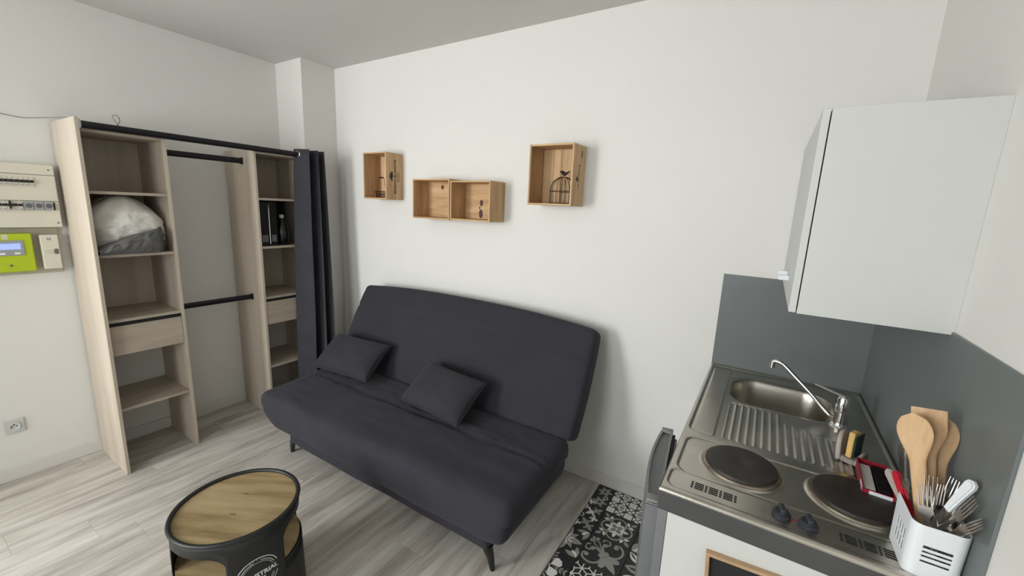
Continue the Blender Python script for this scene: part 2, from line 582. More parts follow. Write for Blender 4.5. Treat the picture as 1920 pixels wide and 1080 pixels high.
def tile_design(kind):
    P = []
    if kind == 0:      # lattice of triangles and squares
        n = 4
        s = 1 / n
        for i in range(n):
            for j in range(n):
                cx, cy = -.5 + (i + .5) * s, -.5 + (j + .5) * s
                h = s / 2
                if (i + j) % 2 == 0:
                    P.append((1, 1, [(cx - h * .85, cy - h * .85), (cx + h * .85, cy - h * .85), (cx + h * .85, cy + h * .85), (cx - h * .85, cy + h * .85)]))
                    if i % 2:
                        P.append((2, 2, disc(cx, cy, h * .62, 8)))
                else:
                    for a in range(4):
                        t = a * PI / 2
                        def rt(x, y):
                            return (cx + x * math.cos(t) - y * math.sin(t), cy + x * math.sin(t) + y * math.cos(t))
                        P.append((1, 1, [rt(0.08 * h, 0), rt(.92 * h, -.62 * h), rt(.92 * h, .62 * h)]))
    elif kind == 1:    # quatrefoil with fleurs
        for a in (0, 90, 180, 270):
            r = math.radians(a)
            cx, cy = .2 * math.cos(r), .2 * math.sin(r)
            for q in stroke(arc(cx, cy, .2, a - 118, a + 118, 18), .045):
                P.append((2, 1, q))
            P += fleur(.10 * math.cos(r), .10 * math.sin(r), .23, a, 1, 2)
            r4 = math.radians(a + 45)
            P.append((1, 1, pet(.36 * math.cos(r4), .36 * math.sin(r4), .16, .08, a + 45 - 62)))
            P.append((1, 1, pet(.36 * math.cos(r4), .36 * math.sin(r4), .16, .08, a + 45 + 62)))
            P.append((2, 1, pet(.42 * math.cos(r4), .42 * math.sin(r4), .20, .10, a + 45)))
            P.append((2, 2, pet(.07 * math.cos(r4), .07 * math.sin(r4), .14, .06, a + 45)))
        for q in stroke(arc(0, 0, .07, 0, 360, 14), .028):
            P.append((2, 3, q))
        P.append((1, 3, disc(0, 0, .032, 10)))
    elif kind == 2:    # big scroll ornament on the diagonal
        for sg in (1, -1):
            c = [arc(sg * .235, .06, .20, 90 - sg * 60, 90 - sg * 60 - sg * 270, 20)]
            for q in stroke(c[0], .044):
                P.append((2, 1, q))
            for q in stroke(arc(sg * .20, .26, .075, -90, -90 + sg * 230, 10), .036):
                P.append((2, 1, q))
            P.append((2, 2, disc(sg * .15, .20, .045)))
            P.append((2, 2, disc(sg * .33, .10, .05)))
            for q in stroke(arc(sg * .37, .10, .055, 90 - sg * 90, 90 + sg * 110, 8), .036):
                P.append((2, 1, q))
            for q in stroke([(0, .05), (sg * .03, .2), (sg * .06, .3), (sg * .02, .38)], .026):
                P.append((2, 1, q))
            P.append((2, 2, disc(sg * .07, .40, .04)))
            P.append((2, 1, pet(0, -.06, .30, .15, -90 + sg * 42)))
            P.append((2, 2, disc(sg * .17, -.22, .055)))
        P.append((2, 2, pet(0, -.02, .46, .15, -90)))
        P.append((2, 2, pet(0, .38, .12, .06, 90)))
        P.append((2, 2, [(-.11, .03), (-.11, -.03), (-.07, -.05), (.07, -.05), (.11, -.03), (.11, .03), (.07, .05), (-.07, .05)]))
    elif kind == 3:    # fleurs from the corners
        for a in (45, 135, 225, 315):
            r = math.radians(a)
            P += fleur(.38 * math.cos(r), .38 * math.sin(r), .26, a + 180, 2 if a in (45, 225) else 1, 1)
            P += fleur(.42 * math.cos(r), .42 * math.sin(r), .24, a, 2, 1)
        for a in (0, 90, 180, 270):
            r = math.radians(a)
            P += fleur(.30 * math.cos(r), .30 * math.sin(r), .2, a, 1, 1)
        for q in stroke(arc(0, 0, .075, 0, 360, 12), .025):
            P.append((1, 2, q))
    elif kind == 4:    # leaf fans
        for a in range(0, 360, 45):
            big = a % 90 == 0
            P.append((2, 1, pet(0, 0, .44 if big else .36, .20 if big else .12, a)))
            P.append((1, 2, pet(.02 * math.cos(math.radians(a + 22)), .02 * math.sin(math.radians(a + 22)), .22, .045, a + 22)))
        for a in (45, 135, 225, 315):
            r = math.radians(a)
            cx, cy = .66 * math.cos(r), .66 * math.sin(r)
            for d in (-30, 0, 30):
                P.append((2 if d else 1, 1, pet(cx, cy, .34 if d else .24, .12, a + 180 + d)))
        P.append((1, 3, disc(0, 0, .03)))
    elif kind == 5:    # white rounded flower and sprigs
        for a in (45, 135, 225, 315):
            r = math.radians(a)
            P.append((1, 1, pet(.05 * math.cos(r), .05 * math.sin(r), .30, .22, a, tip=0.75 * 1.6)))
            P.append((1, 2, disc(.25 * math.cos(r - .22), .25 * math.sin(r - .22), .075)))
            P.append((1, 2, disc(.25 * math.cos(r + .22), .25 * math.sin(r + .22), .075)))
        for a in (0, 90, 180, 270):
            r = math.radians(a)
            for q in stroke([(.1 * math.cos(r), .1 * math.sin(r)), (.44 * math.cos(r), .44 * math.sin(r))], .014):
                P.append((2, 1, q))
            for d in (.18, .28, .38):
                for sg in (1, -1):
                    P.append((2, 1, pet(d * math.cos(r), d * math.sin(r), .12, .05, a + sg * 50)))
        P.append((2, 3, disc(0, 0, .055)))
    elif kind == 6:    # hexagonal cube lines
        s = .17
        for i in range(-3, 4):
            for j in range(-3, 4):
                cx = (i + (j % 2) * .5) * s * 1.732
                cy = j * s * 1.5
                for a in (30, 90, 150, 210, 270, 330):
                    e = (cx + s * math.cos(math.radians(a)), cy + s * math.sin(math.radians(a)))
                    e2 = (cx + s * math.cos(math.radians(a + 60)), cy + s * math.sin(math.radians(a + 60)))
                    if a in (30, 150, 270):
                        P += [(1, 1, q) for q in stroke([(cx, cy), e], .026)]
                    if a in (30, 90, 150):
                        P += [(1, 1, q) for q in stroke([e, e2], .026)]
    elif kind == 7:    # star of leaves
        for a in range(0, 360, 90):
            P.append((2, 1, pet(0, 0, .48, .24, a)))
            P.append((0, 2, pet(.05 * math.cos(math.radians(a)), .05 * math.sin(math.radians(a)), .34, .08, a)))
            r = math.radians(a + 45)
            P.append((1, 1, pet(.68 * math.cos(r), .68 * math.sin(r), .42, .18, a + 225)))
            P.append((0, 2, pet(.66 * math.cos(r), .66 * math.sin(r), .26, .05, a + 225)))
    elif kind == 8:    # large grey stars on black with white rings
        for cx, cy in ((-.25, -.25), (.25, .25), (-.25, .25), (.25, -.25)):
            st = []
            for i in range(12):
                rr = .25 if i % 2 == 0 else .12
                st.append((cx + rr * math.cos(i * PI / 6), cy + rr * math.sin(i * PI / 6)))
            P.append((2, 1, st))
            P.append((0, 2, disc(cx, cy, .045, 6)))
        for q in stroke(arc(.36, -.02, .06, 0, 360, 12), .024):
            P.append((1, 3, q))
        P += fleur(0, -.40, .2, 20, 1, 3)
    return P

def clip_poly(poly, x0, x1, y0, y1):
    def cl(pl, f, inter):
        out = []
        for i in range(len(pl)):
            a, b = pl[i - 1], pl[i]
            fa, fb = f(a), f(b)
            if fb >= 0:
                if fa < 0:
                    out.append(inter(a, b, fa / (fa - fb)))
                out.append(b)
            elif fa >= 0:
                out.append(inter(a, b, fa / (fa - fb)))
        return out
    it = lambda a, b, t: (a[0] + (b[0] - a[0]) * t, a[1] + (b[1] - a[1]) * t)
    for f in (lambda p: p[0] - x0, lambda p: x1 - p[0], lambda p: p[1] - y0, lambda p: y1 - p[1]):
        if len(poly) < 3:
            return []
        poly = cl(poly, f, it)
    return poly if len(poly) >= 3 else []

TS = 0.2
tile_cache = {}
def tile_mesh(kind, rot, u0, u1, v0, v1):
    key = (kind, rot, u0, u1, v0, v1)
    if key in tile_cache:
        return tile_cache[key]
    bm = bmesh.new()
    g = 0.0012
    box(bm, u0 * TS + g, u1 * TS - g, v0 * TS + g, v1 * TS - g, -0.008, 0.0, 0.0006, seg=1)
    ca, sa = math.cos(math.radians(rot)), math.sin(math.radians(rot))
    m = .485
    sc_ = 1.22 if kind == 2 else 1.0
    for idx, (c, lay, poly) in enumerate(sorted(tile_design(kind), key=lambda q: q[1])):
        poly = [(x * sc_, y * sc_) for x, y in poly]
        poly = [(x * ca - y * sa, x * sa + y * ca) for x, y in poly]
        poly = clip_poly(poly, max(u0 + .012, -m), min(u1 - .012, m), max(v0 + .012, -m), min(v1 - .012, m))
        if not poly:
            continue
        try:
            f = bm.faces.new([bm.verts.new((x * TS, y * TS, 0.00012 + idx * 0.000005)) for x, y in poly])
            f.material_index = c
            f.normal_update()
            if f.normal.z < 0:
                f.normal_flip()
        except ValueError:
            pass
    me = bpy.data.meshes.new('tile')
    bm.to_mesh(me)
    bm.free()
    for mm in (M_TBLACK, M_TWHITE, M_TGREY):
        me.materials.append(mm)
    tile_cache[key] = me
    return me

TX0, TY0 = 2.907, -0.012
layout = {0: [8, 3, 4, 5, 7, 0, 1, 2], 1: [0, 1, 2, 6, 4, 3, 5, 8], 2: [6, 4, 7, 7, 3, 0, 2, 1], 3: [5, 8, 6, 1, 2, 4, 0, 3], 4: [1, 2, 0, 3, 5, 6, 4, 7], 5: [2, 7, 4, 1, 0, 5, 3, 6]}
turn = {(1, 2): -20, (0, 0): 10}
for c in range(6):
    for rr in range(23):
        cx = TX0 - TS / 2 + c * TS
        cy = TY0 - TS / 2 - rr * TS
        u0, u1, v0, v1 = -.5, .5, -.5, .5
        if c == 0:
            u0 = (2.805 - cx) / TS
        if cx + TS / 2 > W:
            u1 = (W - cx) / TS
        if cy - TS / 2 < YB:
            v0 = (YB - cy) / TS
        kd = layout[c][rr % 8]
        rot = {2: 45, 1: 0, 8: 0}.get(kd, 90 * ((c + rr) % 4) if kd not in (0, 6) else 0)
        me = tile_mesh(kd, rot, round(u0, 4), round(u1, 4), round(v0, 4), round(v1, 4))
        o = bpy.data.objects.new('tile', me)
        COL.objects.link(o)
        o.parent = fl
        o.location = (cx, cy, 0)

# ------------------------------------------------------------------ wardrobe
XF, HI = 0.41, 1.968
wd_ = thing('wardrobe', 'tall open pale oak wardrobe with shelves, drawers and black hanging rails', 'wardrobe', (0.2, -0.95, 0))
obj('side_panel', B(0.0125, 0.452, -1.573, -1.557, 0, 2.008, 0.001), M_OAKV, wd_)
for y in (-1.207, -0.706, -0.340):
    obj('side_panel', B(0.0125, XF, y, y + 0.016, 0, HI, 0.001), M_OAKV, wd_)
for y0, y1 in ((-1.557, -1.207), (-0.690, -0.340)):
    obj('back_panel', B(0.014, 0.018, y0, y1, 0.72, HI), M_OAKV, wd_)
    for z in (1.952, 1.636, 1.292, 0.920, 0.385):
        obj('shelf', B(0.018 if z > .8 else 0.0135, XF - 0.004, y0, y1, z - 0.008, z + 0.008, 0.001), M_OAKH, wd_)
    d = obj('drawer', B(0.02, XF - 0.03, y0 + .006, y1 - .006, 0.735, 0.885), M_OAKH, wd_)
    obj('drawer_front', B(XF - 0.020, XF - 0.004, y0 + .002, y1 - .002, 0.718, 0.890, 0.001), M_OAKH, d)
    g_ = obj('gap_shade_strip', B(XF - 0.014, XF - 0.008, y0 + .002, y1 - .002, 0.891, 0.911), M_BLACK, d)  # solid black strip stands in for the shade inside the finger gap
    g_['label'] = 'black strip for the shade in the finger gap above the drawer front'
for z in (1.895, 0.915):
    bm = bmesh.new()
    tube(bm, [(0.25, -1.191, z), (0.25, -0.706, z)], 0.0125, 12)
    for v in bm.verts:
        v.co.z = z + (v.co.z - z) * 1.5
    r_ = obj('hanging_rail', bm, M_BLACKROD, wd_, smooth=True)
    for ya, yb in ((-1.191, -1.186), (-0.711, -0.706)):
        obj('rail_socket', B(0.232, 0.268, ya, yb, z - 0.023, z + 0.023, 0.002), M_BLACKROD, r_)

bm = bmesh.new()
tube(bm, [(0.437, -1.557, 1.975), (0.452, -0.36, 1.970), (0.453, -0.225, 1.970)], 0.0185, 14)
rod = thing('curtain_rod', 'long black curtain rod across the front of the wardrobe', 'curtain rod', (0.45, -0.9, 1.97))
obj('rod', bm, M_BLACKROD, rod, smooth=True)
bm = bmesh.new()
lathe(bm, [(0, 0), (0.024, 0), (0.024, 0.006), (0.018, 0.010), (0, 0.010)], seg=20, mx=frame_mx((0.437, -1.557, 1.975), (0, 1, 0)))
obj('rod_bracket', bm, M_GREY, rod, smooth=True)

# curtain pushed to the right-hand end of the rod
top = crom([(.425, -.425), (.470, -.412), (.530, -.385), (.535, -.372), (.470, -.348), (.440, -.335), (.500, -.315), (.535, -.302), (.460, -.282), (.445, -.272), (.505, -.255), (.522, -.245), (.470, -.225)], 6)
bot = crom([(.426, -.500), (.480, -.480), (.560, -.430), (.568, -.412), (.500, -.385), (.462, -.368), (.560, -.350), (.600, -.335), (.510, -.318), (.480, -.300), (.580, -.280), (.612, -.265), (.540, -.235)], 6)
bm = bmesh.new()
NZ = 40
grid = []
for j in range(NZ + 1):
    t = j / NZ
    z = 2.008 - t * 1.975
    rw = []
    for i, (a, b) in enumerate(zip(top, bot)):
        s = t ** 0.8
        p = a.lerp(b, s)
        n_ = noise.noise(Vector((i * .12, t * 3, 1.3))) * 0.010 * t
        rw.append(bm.verts.new((max(p.x + n_, 0.4185), p.y + n_ * .4, z)))
    grid.append(rw)
for j in range(NZ):
    for i in range(len(top) - 1):
        bm.faces.new((grid[j][i], grid[j + 1][i], grid[j + 1][i + 1], grid[j][i + 1]))
cur = thing('curtain', 'charcoal eyelet curtain hanging bunched at the right end of the wardrobe', 'curtain', (0.5, -0.28, 0.03))
oc = obj('curtain_fabric', bm, M_CURTAIN, cur, smooth=True, angle=80)
md = oc.modifiers.new('thickness', 'SOLIDIFY')
md.thickness = 0.003
bm = bmesh.new()
for cc, ax in (((.455, -.418, 1.970), (.28, -.95, 0)),):
    mx = frame_mx(cc, ax)
    t = bmesh.new()
    pts = [(0.021 * math.cos(2 * PI * k / 24), 0.021 * math.sin(2 * PI * k / 24), 0.001) for k in range(24)]
    tube(t, pts, 0.0042, 8, closed=True)
    merge(bm, t, 0, mx)
obj('eyelet', bm, M_CHROME, cur, smooth=True)['label'] = 'shiny metal eyelet rings'

# silvery cushion bag on the second shelf
def crumple(p, a):
    v = Vector(p)
    r = 0
    for f, g in ((7, 1.0), (15, .5), (31, .22)):
        r += g * (0.5 - abs(noise.noise(v * f)))
    return a * r
def bag(x, y, z):
    u, v = y / 0.170, z / 0.155
    dome = math.cos(min(1, abs(u + .12)) * 1.25) ** .6
    Z = 1.303 + (v + 1) / 2 * .312 * (0.30 + 0.70 * dome) + (0 if v < 0 else .01 * u)
    bulge = 0.6 + .4 * math.sin(PI * min(1, max(0, (v + 1) / 2 * .9 + .1)))
    Xx = 0.20 + x * bulge * (1 - .22 * abs(u) ** 3) + crumple((x * 1.5 + 3, y, z), .030)
    Y = -1.385 + y + crumple((x, y * 1.3 + 5, z), .012)
    Z += crumple((x, y, z * 1.4 + 9), .016)
    return (max(.03, Xx), min(max(Y, -1.553), -1.211), max(1.302, min(1.624, Z)))
bg = thing('storage_bag', 'puffy silvery and grey bag stuffed on the second wardrobe shelf', 'bag', (0.23, -1.385, 1.30))
bm = bmesh.new()
rbox(bm, (0.19, 0.170, 0.155), 0.075, (30, 40, 30), bag)
obj('bag_body', bm, M_SILVER, bg, smooth=True, angle=80)
bm = bmesh.new()
NU, NV = 36, 16
g2 = []
for i in range(NU + 1):
    s_ = i / NU
    rw = []
    yy = -1.550 + s_ * 0.334
    zhi = 1.322 + .018 * math.sin(s_ * 5) + 0.165 * s_ ** 1.15
    zlo = 1.303
    if s_ > .90:
        zhi -= (s_ - .90) * 1.0
    xs_ = []
    for j in range(NV + 1):
        t = j / NV
        zz = zlo + (zhi - zlo) * t
        out = .392 + .050 * math.sin(PI * (.15 + .55 * t)) * (1 - .5 * max(0, s_ - .7) / .3) - .10 * max(0, s_ - .8) / .2
        out += crumple((s_ * .9, t * .35, 2), .022)
        rw.append(bm.verts.new((out, yy, zz)))
    rw.append(bm.verts.new((out - 0.012, yy, zhi + 0.004)))
    rw.append(bm.verts.new((out - 0.09, yy, zhi + 0.002)))
    rw.insert(0, bm.verts.new((0.28, yy, 1.303)))
    g2.append(rw)
for i in range(NU):
    for j in range(len(g2[0]) - 1):
        bm.faces.new((g2[i][j], g2[i + 1][j], g2[i + 1][j + 1], g2[i][j + 1]))
bo = obj('cloth_panel', bm, M_BAGGREY, bg, smooth=True, angle=80)
bo['label'] = 'dark grey cloth panel along the bottom of the bag'

# black items on the shelf of the right-hand column
for i, (y0, y1, xd, hh, lab) in enumerate([(-.688, -.618, .385, .318, 'plain black binder standing against the left panel of the shelf'),
                                   (-.615, -.555, .380, .322, 'black binder with a bright thin spine edge beside the plain one'),
                                   (-.552, -.402, .21, .324, 'wide black binder pushed back behind the capped bottle')]):
    bt = thing('binder', lab, 'binder', (0.2, (y0 + y1) / 2, 1.30), 'black binders on the wardrobe shelf')
    obj('cover', B(xd - .26, xd, y0, y1, 1.301, 1.301 + hh, 0.003), M_BINDER, bt)
    obj('spine_label', B(xd, xd + .0008, y0 + .015, y1 - .012, 1.33, 1.38), M_GREYD, bt)
    if i == 1:
        obj('spine_edge', B(xd - .001, xd + .0012, y0 - .0005, y0 + .0035, 1.315, 1.60), M_CHROME, bt)['label'] = 'bright metal spine edge'
bt = thing('bottle', 'dark glass bottle with a pale cap beside the black binders', 'bottle', (0.33, -0.495, 1.30))
bm = bmesh.new()
lathe(bm, [(0, 0), (.040, 0), (.046, .01), (.046, .11), (.038, .145), (.016, .175), (.014, .20), (0, .20)], (0.33, -0.495, 1.301), 28)
obj('bottle_body', bm, M_GLASSD, bt, smooth=True)
bm = bmesh.new()
lathe(bm, [(0, .20), (.0165, .20), (.0165, .225), (0, .226)], (0.33, -0.495, 1.301), 20)
obj('cap', bm, M_LABEL, bt, smooth=True)
# thin cables above the wardrobe
bm = bmesh.new()
pts = crom([(0.012, -2.2, 2.04), (0.012, -1.95, 2.035), (0.012, -1.80, 2.025), (0.02, -1.68, 2.012), (0.10, -1.60, 2.02), (0.22, -1.575, 2.016), (0.34, -1.565, 2.011), (0.40, -1.566, 2.0105)], 8)
tube(bm, pts, 0.0022, 6)
tag(obj('cable', bm, M_CABLE, smooth=True, origin=(0.1, -1.8, 2.02)), 'thin grey cable running along the wall onto the wardrobe top', 'cable')
bm = bmesh.new()
pts = crom([(0.05, -1.40, 1.962), (0.10, -1.36, 1.99), (0.2, -1.33, 2.035), (0.3, -1.36, 2.06), (0.36, -1.40, 2.045), (0.385, -1.385, 2.0), (0.38, -1.37, 1.963)], 8)
tube(bm, pts, 0.0016, 6)
tag(obj('cable_loop', bm, M_CABLE, smooth=True, origin=(0.1, -1.4, 2.0)), 'thin dark cable looped up from the wardrobe top behind the rod', 'cable')

# ------------------------------------------------------------------ electrical gear on the left wall
mb = thing('mounting_board', 'beige backing board on the wall under the fuse box', 'board', (0, -1.77, 1.18))
obj('board', B(0, 0.018, -1.935, -1.612, 1.175, 1.432, 0.003), M_BOARD, mb)
fb = thing('fuse_box', 'cream two-row fuse box with black switches left of the wardrobe', 'fuse box', (0, -1.74, 1.42))
obj('enclosure', B(0, 0.072, -1.885, -1.598, 1.434, 1.772, 0.005), M_CREAM, fb)
for z in (1.716, 1.5765):
    bm = B(0.0715, 0.0735, -1.884, -1.600, z - .0012, z + .0012)
    obj('cover_joint', bm, M_GREYD, fb)
for y, z in ((-1.620, 1.745), (-1.614, 1.458), (-1.868, 1.745)):
    bm = bmesh.new()
    lathe(bm, [(0, .0015), (.004, .0015), (.004, 0)], seg=12, mx=frame_mx((0.072, y, z), (1, 0, 0)))
    obj('cover_screw', bm, M_GREYD, fb)
for n_i in range(11):
    y = -1.872 + n_i * 0.0182
    bk = obj('breaker', B(0.071, 0.079, y - .0085, y + .0085, 1.652, 1.700, 0.001), M_CREAM, fb)
    obj('breaker_toggle', B(0.079, 0.089, y - .0075, y + .0075, 1.672, 1.686, 0.002), M_BLACK, bk)
    obj('rating_mark', B(0.079, 0.0795, y - .005, y + .005, 1.657, 1.664), M_GREY, bk)
for n_i in range(8):
    y = -1.872 + n_i * 0.0182
    bk = obj('breaker', B(0.071, 0.079, y - .0085, y + .0085, 1.522, 1.570, 0.001), M_CREAM, fb)
    obj('breaker_toggle', B(0.079, 0.089, y - .0075, y + .0075, 1.548, 1.560, 0.002), M_BLACK, bk)
    obj('rating_mark', B(0.079, 0.0795, y - .005, y + .005, 1.527, 1.534), M_GREY, bk)
obj('main_switch', B(0.079, 0.094, -1.783, -1.777, 1.535, 1.575, 0.001), M_BLACK, fb)
for n_i in range(3):
    y = -1.714 + n_i * 0.0365
    bk = obj('timer_module', B(0.071, 0.082, y - .0172, y + .0172, 1.528, 1.572, 0.001), M_GREY, fb)
    bm = bmesh.new()
    lathe(bm, [(0, .003), (.011, .003), (.012, 0)], seg=18, mx=frame_mx((0.082, y, 1.551), (1, 0, 0)))
    obj('dial', bm, M_GREYD, bk, smooth=True)
obj('end_stop', B(0.071, 0.085, -1.621, -1.618, 1.528, 1.570), M_BLACK, fb)

mt = thing('electricity_meter', 'lime green electricity meter with a lit grey display', 'meter', (0.018, -1.81, 1.2))
obj('housing', B(0.018, 0.066, -1.900, -1.722, 1.196, 1.402, 0.006), M_GREEN, mt)
sc = obj('display_surround', B(0.066, 0.0695, -1.868, -1.755, 1.285, 1.366, 0.002), M_GREY, mt)
obj('screen', B(0.0695, 0.0702, -1.855, -1.768, 1.318, 1.350), M_LCD, sc)
obj('button', B(0.0695, 0.0715, -1.845, -1.824, 1.292, 1.302, 0.001), M_WHITEPL, sc)
obj('button', B(0.0695, 0.0715, -1.793, -1.772, 1.292, 1.302, 0.001), M_WHITEPL, sc)
obj('top_label', B(0.066, 0.0665, -1.828, -1.806, 1.372, 1.398), M_LABEL, mt)
bm = bmesh.new()
lathe(bm, [(0, .002), (.006, .002), (.006, 0)], seg=12, mx=frame_mx((0.066, -1.812, 1.232), (1, 0, 0)))
obj('seal_screw', bm, M_GREYD, mt)
ds = thing('circuit_disconnect', 'small cream circuit breaker unit right of the green meter', 'circuit breaker', (0.018, -1.66, 1.2))
obj('housing', B(0.018, 0.060, -1.693, -1.622, 1.200, 1.392, 0.004), M_CREAM, ds)
obj('switch', B(0.060, 0.064, -1.680, -1.648, 1.290, 1.306, 0.001), M_LABEL, ds)
obj('test_button', B(0.060, 0.066, -1.644, -1.630, 1.284, 1.312, 0.001), M_GREYD, ds)
obj('logo_mark', B(0.060, 0.0605, -1.668, -1.650, 1.362, 1.374), M_GREY, ds)
sk = thing('wall_socket', 'white wall socket low on the left wall near the skirting', 'socket', (0, -1.905, 0.315))
obj('faceplate', B(0, 0.009, -1.945, -1.865, 0.277, 0.357, 0.004), M_WHITELAM, sk)
bm = bmesh.new()
lathe(bm, [(.022, .0005), (.022, .004), (.0185, .004), (.0180, -.003), (0, -.003)], seg=28, mx=frame_mx((0.0115, -1.905, 0.317), (1, 0, 0)))
rg = obj('socket_well', bm, M_WHITEPL, sk, smooth=True)
bm = bmesh.new()
for dy, dz in ((-.0095, 0), (.0095, 0), (0, .010)):
    lathe(bm, [(0, .001), (.003, .001), (.003, 0)], seg=10, mx=frame_mx((0.0088, -1.905 + dy, 0.317 + dz), (1, 0, 0)))
obj('pin_hole', bm, M_BLACK, rg)
sw = thing('light_switch', 'pale wall switch at the left edge of the photo under the meter', 'switch', (0, -2.0, 0.95))
obj('faceplate', B(0, 0.009, -2.045, -1.968, 0.915, 0.995, 0.004), M_WHITELAM, sw)
obj('rocker', B(0.009, 0.013, -2.032, -1.981, 0.93, 0.98, 0.002), M_WHITEPL, sw)

# ------------------------------------------------------------------ wine crates on the back wall
def crate(x0, x1, z0, z1, d, label, boards, tall, knots=()):
    t = thing('wine_crate', label, 'crate', ((x0 + x1) / 2, -d / 2, z0), 'wooden wine crates hung on the back wall')
    th = 0.010
    m1, m2 = (M_PINEV, M_PINEV) if tall else (M_PINE, M_PINE)
    obj('side_board', B(x0, x0 + th, -d, 0, z0, z1, 0.0008, seg=1), M_PINEV if tall else M_PINEV, t)
    obj('side_board', B(x1 - th, x1, -d, 0, z0, z1, 0.0008, seg=1), M_PINEV, t)
    obj('top_board', B(x0 + th, x1 - th, -d, 0, z1 - th, z1, 0.0008, seg=1), M_PINE, t)
    obj('bottom_board', B(x0 + th, x1 - th, -d, 0, z0, z0 + th, 0.0008, seg=1), M_PINE, t)
    n = len(boards)
    tot = sum(boards)
    a = 0
    for i, b in enumerate(boards):
        f0, f1 = a / tot, (a + b) / tot
        a += b
        if tall:
            xx0, xx1 = x0 + th + f0 * (x1 - x0 - 2 * th), x0 + th + f1 * (x1 - x0 - 2 * th)
            bb = B(xx0 + .0006, xx1 - .0006, -0.011, 0, z0 + th, z1 - th, 0.0008, seg=1)
            o = obj('back_board', bb, M_PINEV, t)
        else:
            zz0, zz1 = z0 + th + f0 * (z1 - z0 - 2 * th), z0 + th + f1 * (z1 - z0 - 2 * th)
            bb = B(x0 + th, x1 - th, -0.011, 0, zz0 + .0004, zz1 - .0004, 0.0008, seg=1)
            o = obj('back_board', bb, M_PINE, t)
    for kx, kz, kr, el in knots:
        bm = bmesh.new()
        lathe(bm, [(0, .0006), (kr * .55, .0006), (kr, 0)], seg=20, mx=frame_mx((kx, -0.011, kz), (0, -1, 0)) @ Matrix.Diagonal((el, 1, 1, 1)))
        obj('knot', bm, M_KNOT, t)
    return t
C1 = crate(0.864, 1.108, 1.672, 2.002, 0.163, 'tall crate hung furthest left with a château print on its side', [1, 1.2], True)
C2 = crate(1.366, 1.694, 1.553, 1.816, 0.160, 'low wide crate with one dark knot, left of the joined pair', [1.3, 1], False, [(1.506, 1.770, .013, 1.2)])
C3 = crate(1.7055, 2.020, 1.5565, 1.804, 0.165, 'low wide crate with two dark knots, right of the joined pair', [1.0], False,
           [(1.845, 1.672, .014, 1.5), (1.842, 1.602, .016, 1.8), (1.832, 1.640, .006, 1.3)])
C4 = crate(2.281, 2.550, 1.672, 2.000, 0.163, 'tallest crate hung furthest right holding the wire birdcage', [1.1, .8, 1.2, 1], True)

def side_print(t, xr, yc, zc, items):
    """items: (kind, value, size, dz(up), dy) printed reading upward on the +x side of a crate"""
    bm = bmesh.new()
    # text local x -> world +z, local y -> world -y, normal +x... letters read bottom to top
    mx = Matrix(((0, 0, 1, xr), (0, -1, 0, yc), (1, 0, 0, zc), (0, 0, 0, 1)))
    mx = Matrix(((0, 0, 1, xr), (0, 1, 0, yc), (1, 0, 0, zc), (0, 0, 0, 1)))
    rot = Matrix(((0, 0, 1, xr + .0002), (0, 0, 0, 0), (0, 0, 0, 0), (0, 0, 0, 1)))
    m4 = frame_mx((xr + .0001, yc, zc), (1, 0, 0), (0, 0, 1))
    for kd, val, size, du, dv in items:
        if kd == 't':
            b = text_bm(val, size, extrude=.0002, bold=size * .03)
            bmesh.ops.translate(b, verts=b.verts, vec=(du, dv, 0))
            merge(bm, b, 0, m4)
        elif kd == 'p':
            prism(bm, [(du + x * size, dv + y * size) for x, y in val], 0, .0003, m4)
    return obj('printed_mark', bm, M_PRINT, t)
emb = []
for a in range(0, 180, 20):
    emb.append(('p', pet(0, 0, 1, .22, a), .036, 0.002, 0.018))
items1 = [('t', 'MAISON BLANCHE', 0.0285, 0, -0.008), ('t', 'MONTAGNE', 0.012, 0, -0.030), ('t', 'SAINT-EMILION', 0.010, 0, -0.043)] + emb
items1 += [('p', disc(0, 0, 1, 16), .007, -0.024, 0.022), ('p', disc(0, 0, 1, 16), .007, 0.028, 0.022), ('p', rrect(2, .5, .2, 3), .010, 0.0, 0.014)]
side_print(C1, 1.108, -0.085, 1.835, items1)
items4 = [('t', 'Ch', 0.018, -0.075, 0), ('t', '. . . . .', 0.016, -0.030, 0), ('p', disc(0, 0, 1, 18), .016, 0.0, 0.012)]
items4 = [('p', pet(0, 0, 1, .5, a), .016, -0.02, 0.016) for a in range(0, 360, 45)]
for i in range(16):
    items4.append(('p', pet(0, 0, 1, .45, 70 + (i * 37) % 40), .010 + .004 * (i % 3), -0.065 + i * .0085, -.012))
items4.append(('p', rrect(2, .3, .1, 3), .02, 0.115, -0.030))
items4.append(('p', rrect(2, .2, .1, 3), .018, 0.115, -0.036))
side_print(C4, 2.550, -0.085, 1.838, items4)

# wire basket in crate 1
wb = thing('wire_basket', 'small brown wire basket with a tall handle in the leftmost crate', 'basket', (0.985, -0.105, 1.682))
bx, by, bz = 0.992, -0.105, 1.683
bm = bmesh.new()
for (zz, rr) in ((.002, .040), (.024, .046), (.046, .052)):
    tube(bm, [(bx + rr * math.cos(a * PI / 12), by + rr * .8 * math.sin(a * PI / 12), bz + zz) for a in range(24)], .0014, 6, closed=True)
for a in range(22):
    c, s = math.cos(a * 2 * PI / 22), math.sin(a * 2 * PI / 22)
    c2, s2 = math.cos((a + 1.4) * 2 * PI / 22), math.sin((a + 1.4) * 2 * PI / 22)
    tube(bm, [(bx + .040 * c, by + .032 * s, bz), (bx + .052 * c2, by + .0416 * s2, bz + .046)], .0010, 5)
    tube(bm, [(bx + .040 * c2, by + .032 * s2, bz), (bx + .052 * c, by + .0416 * s, bz + .046)], .0010, 5)
lathe(bm, [(0, 0), (.040, 0), (.040, .0015), (0, .0015)], (bx, by, bz), 20)
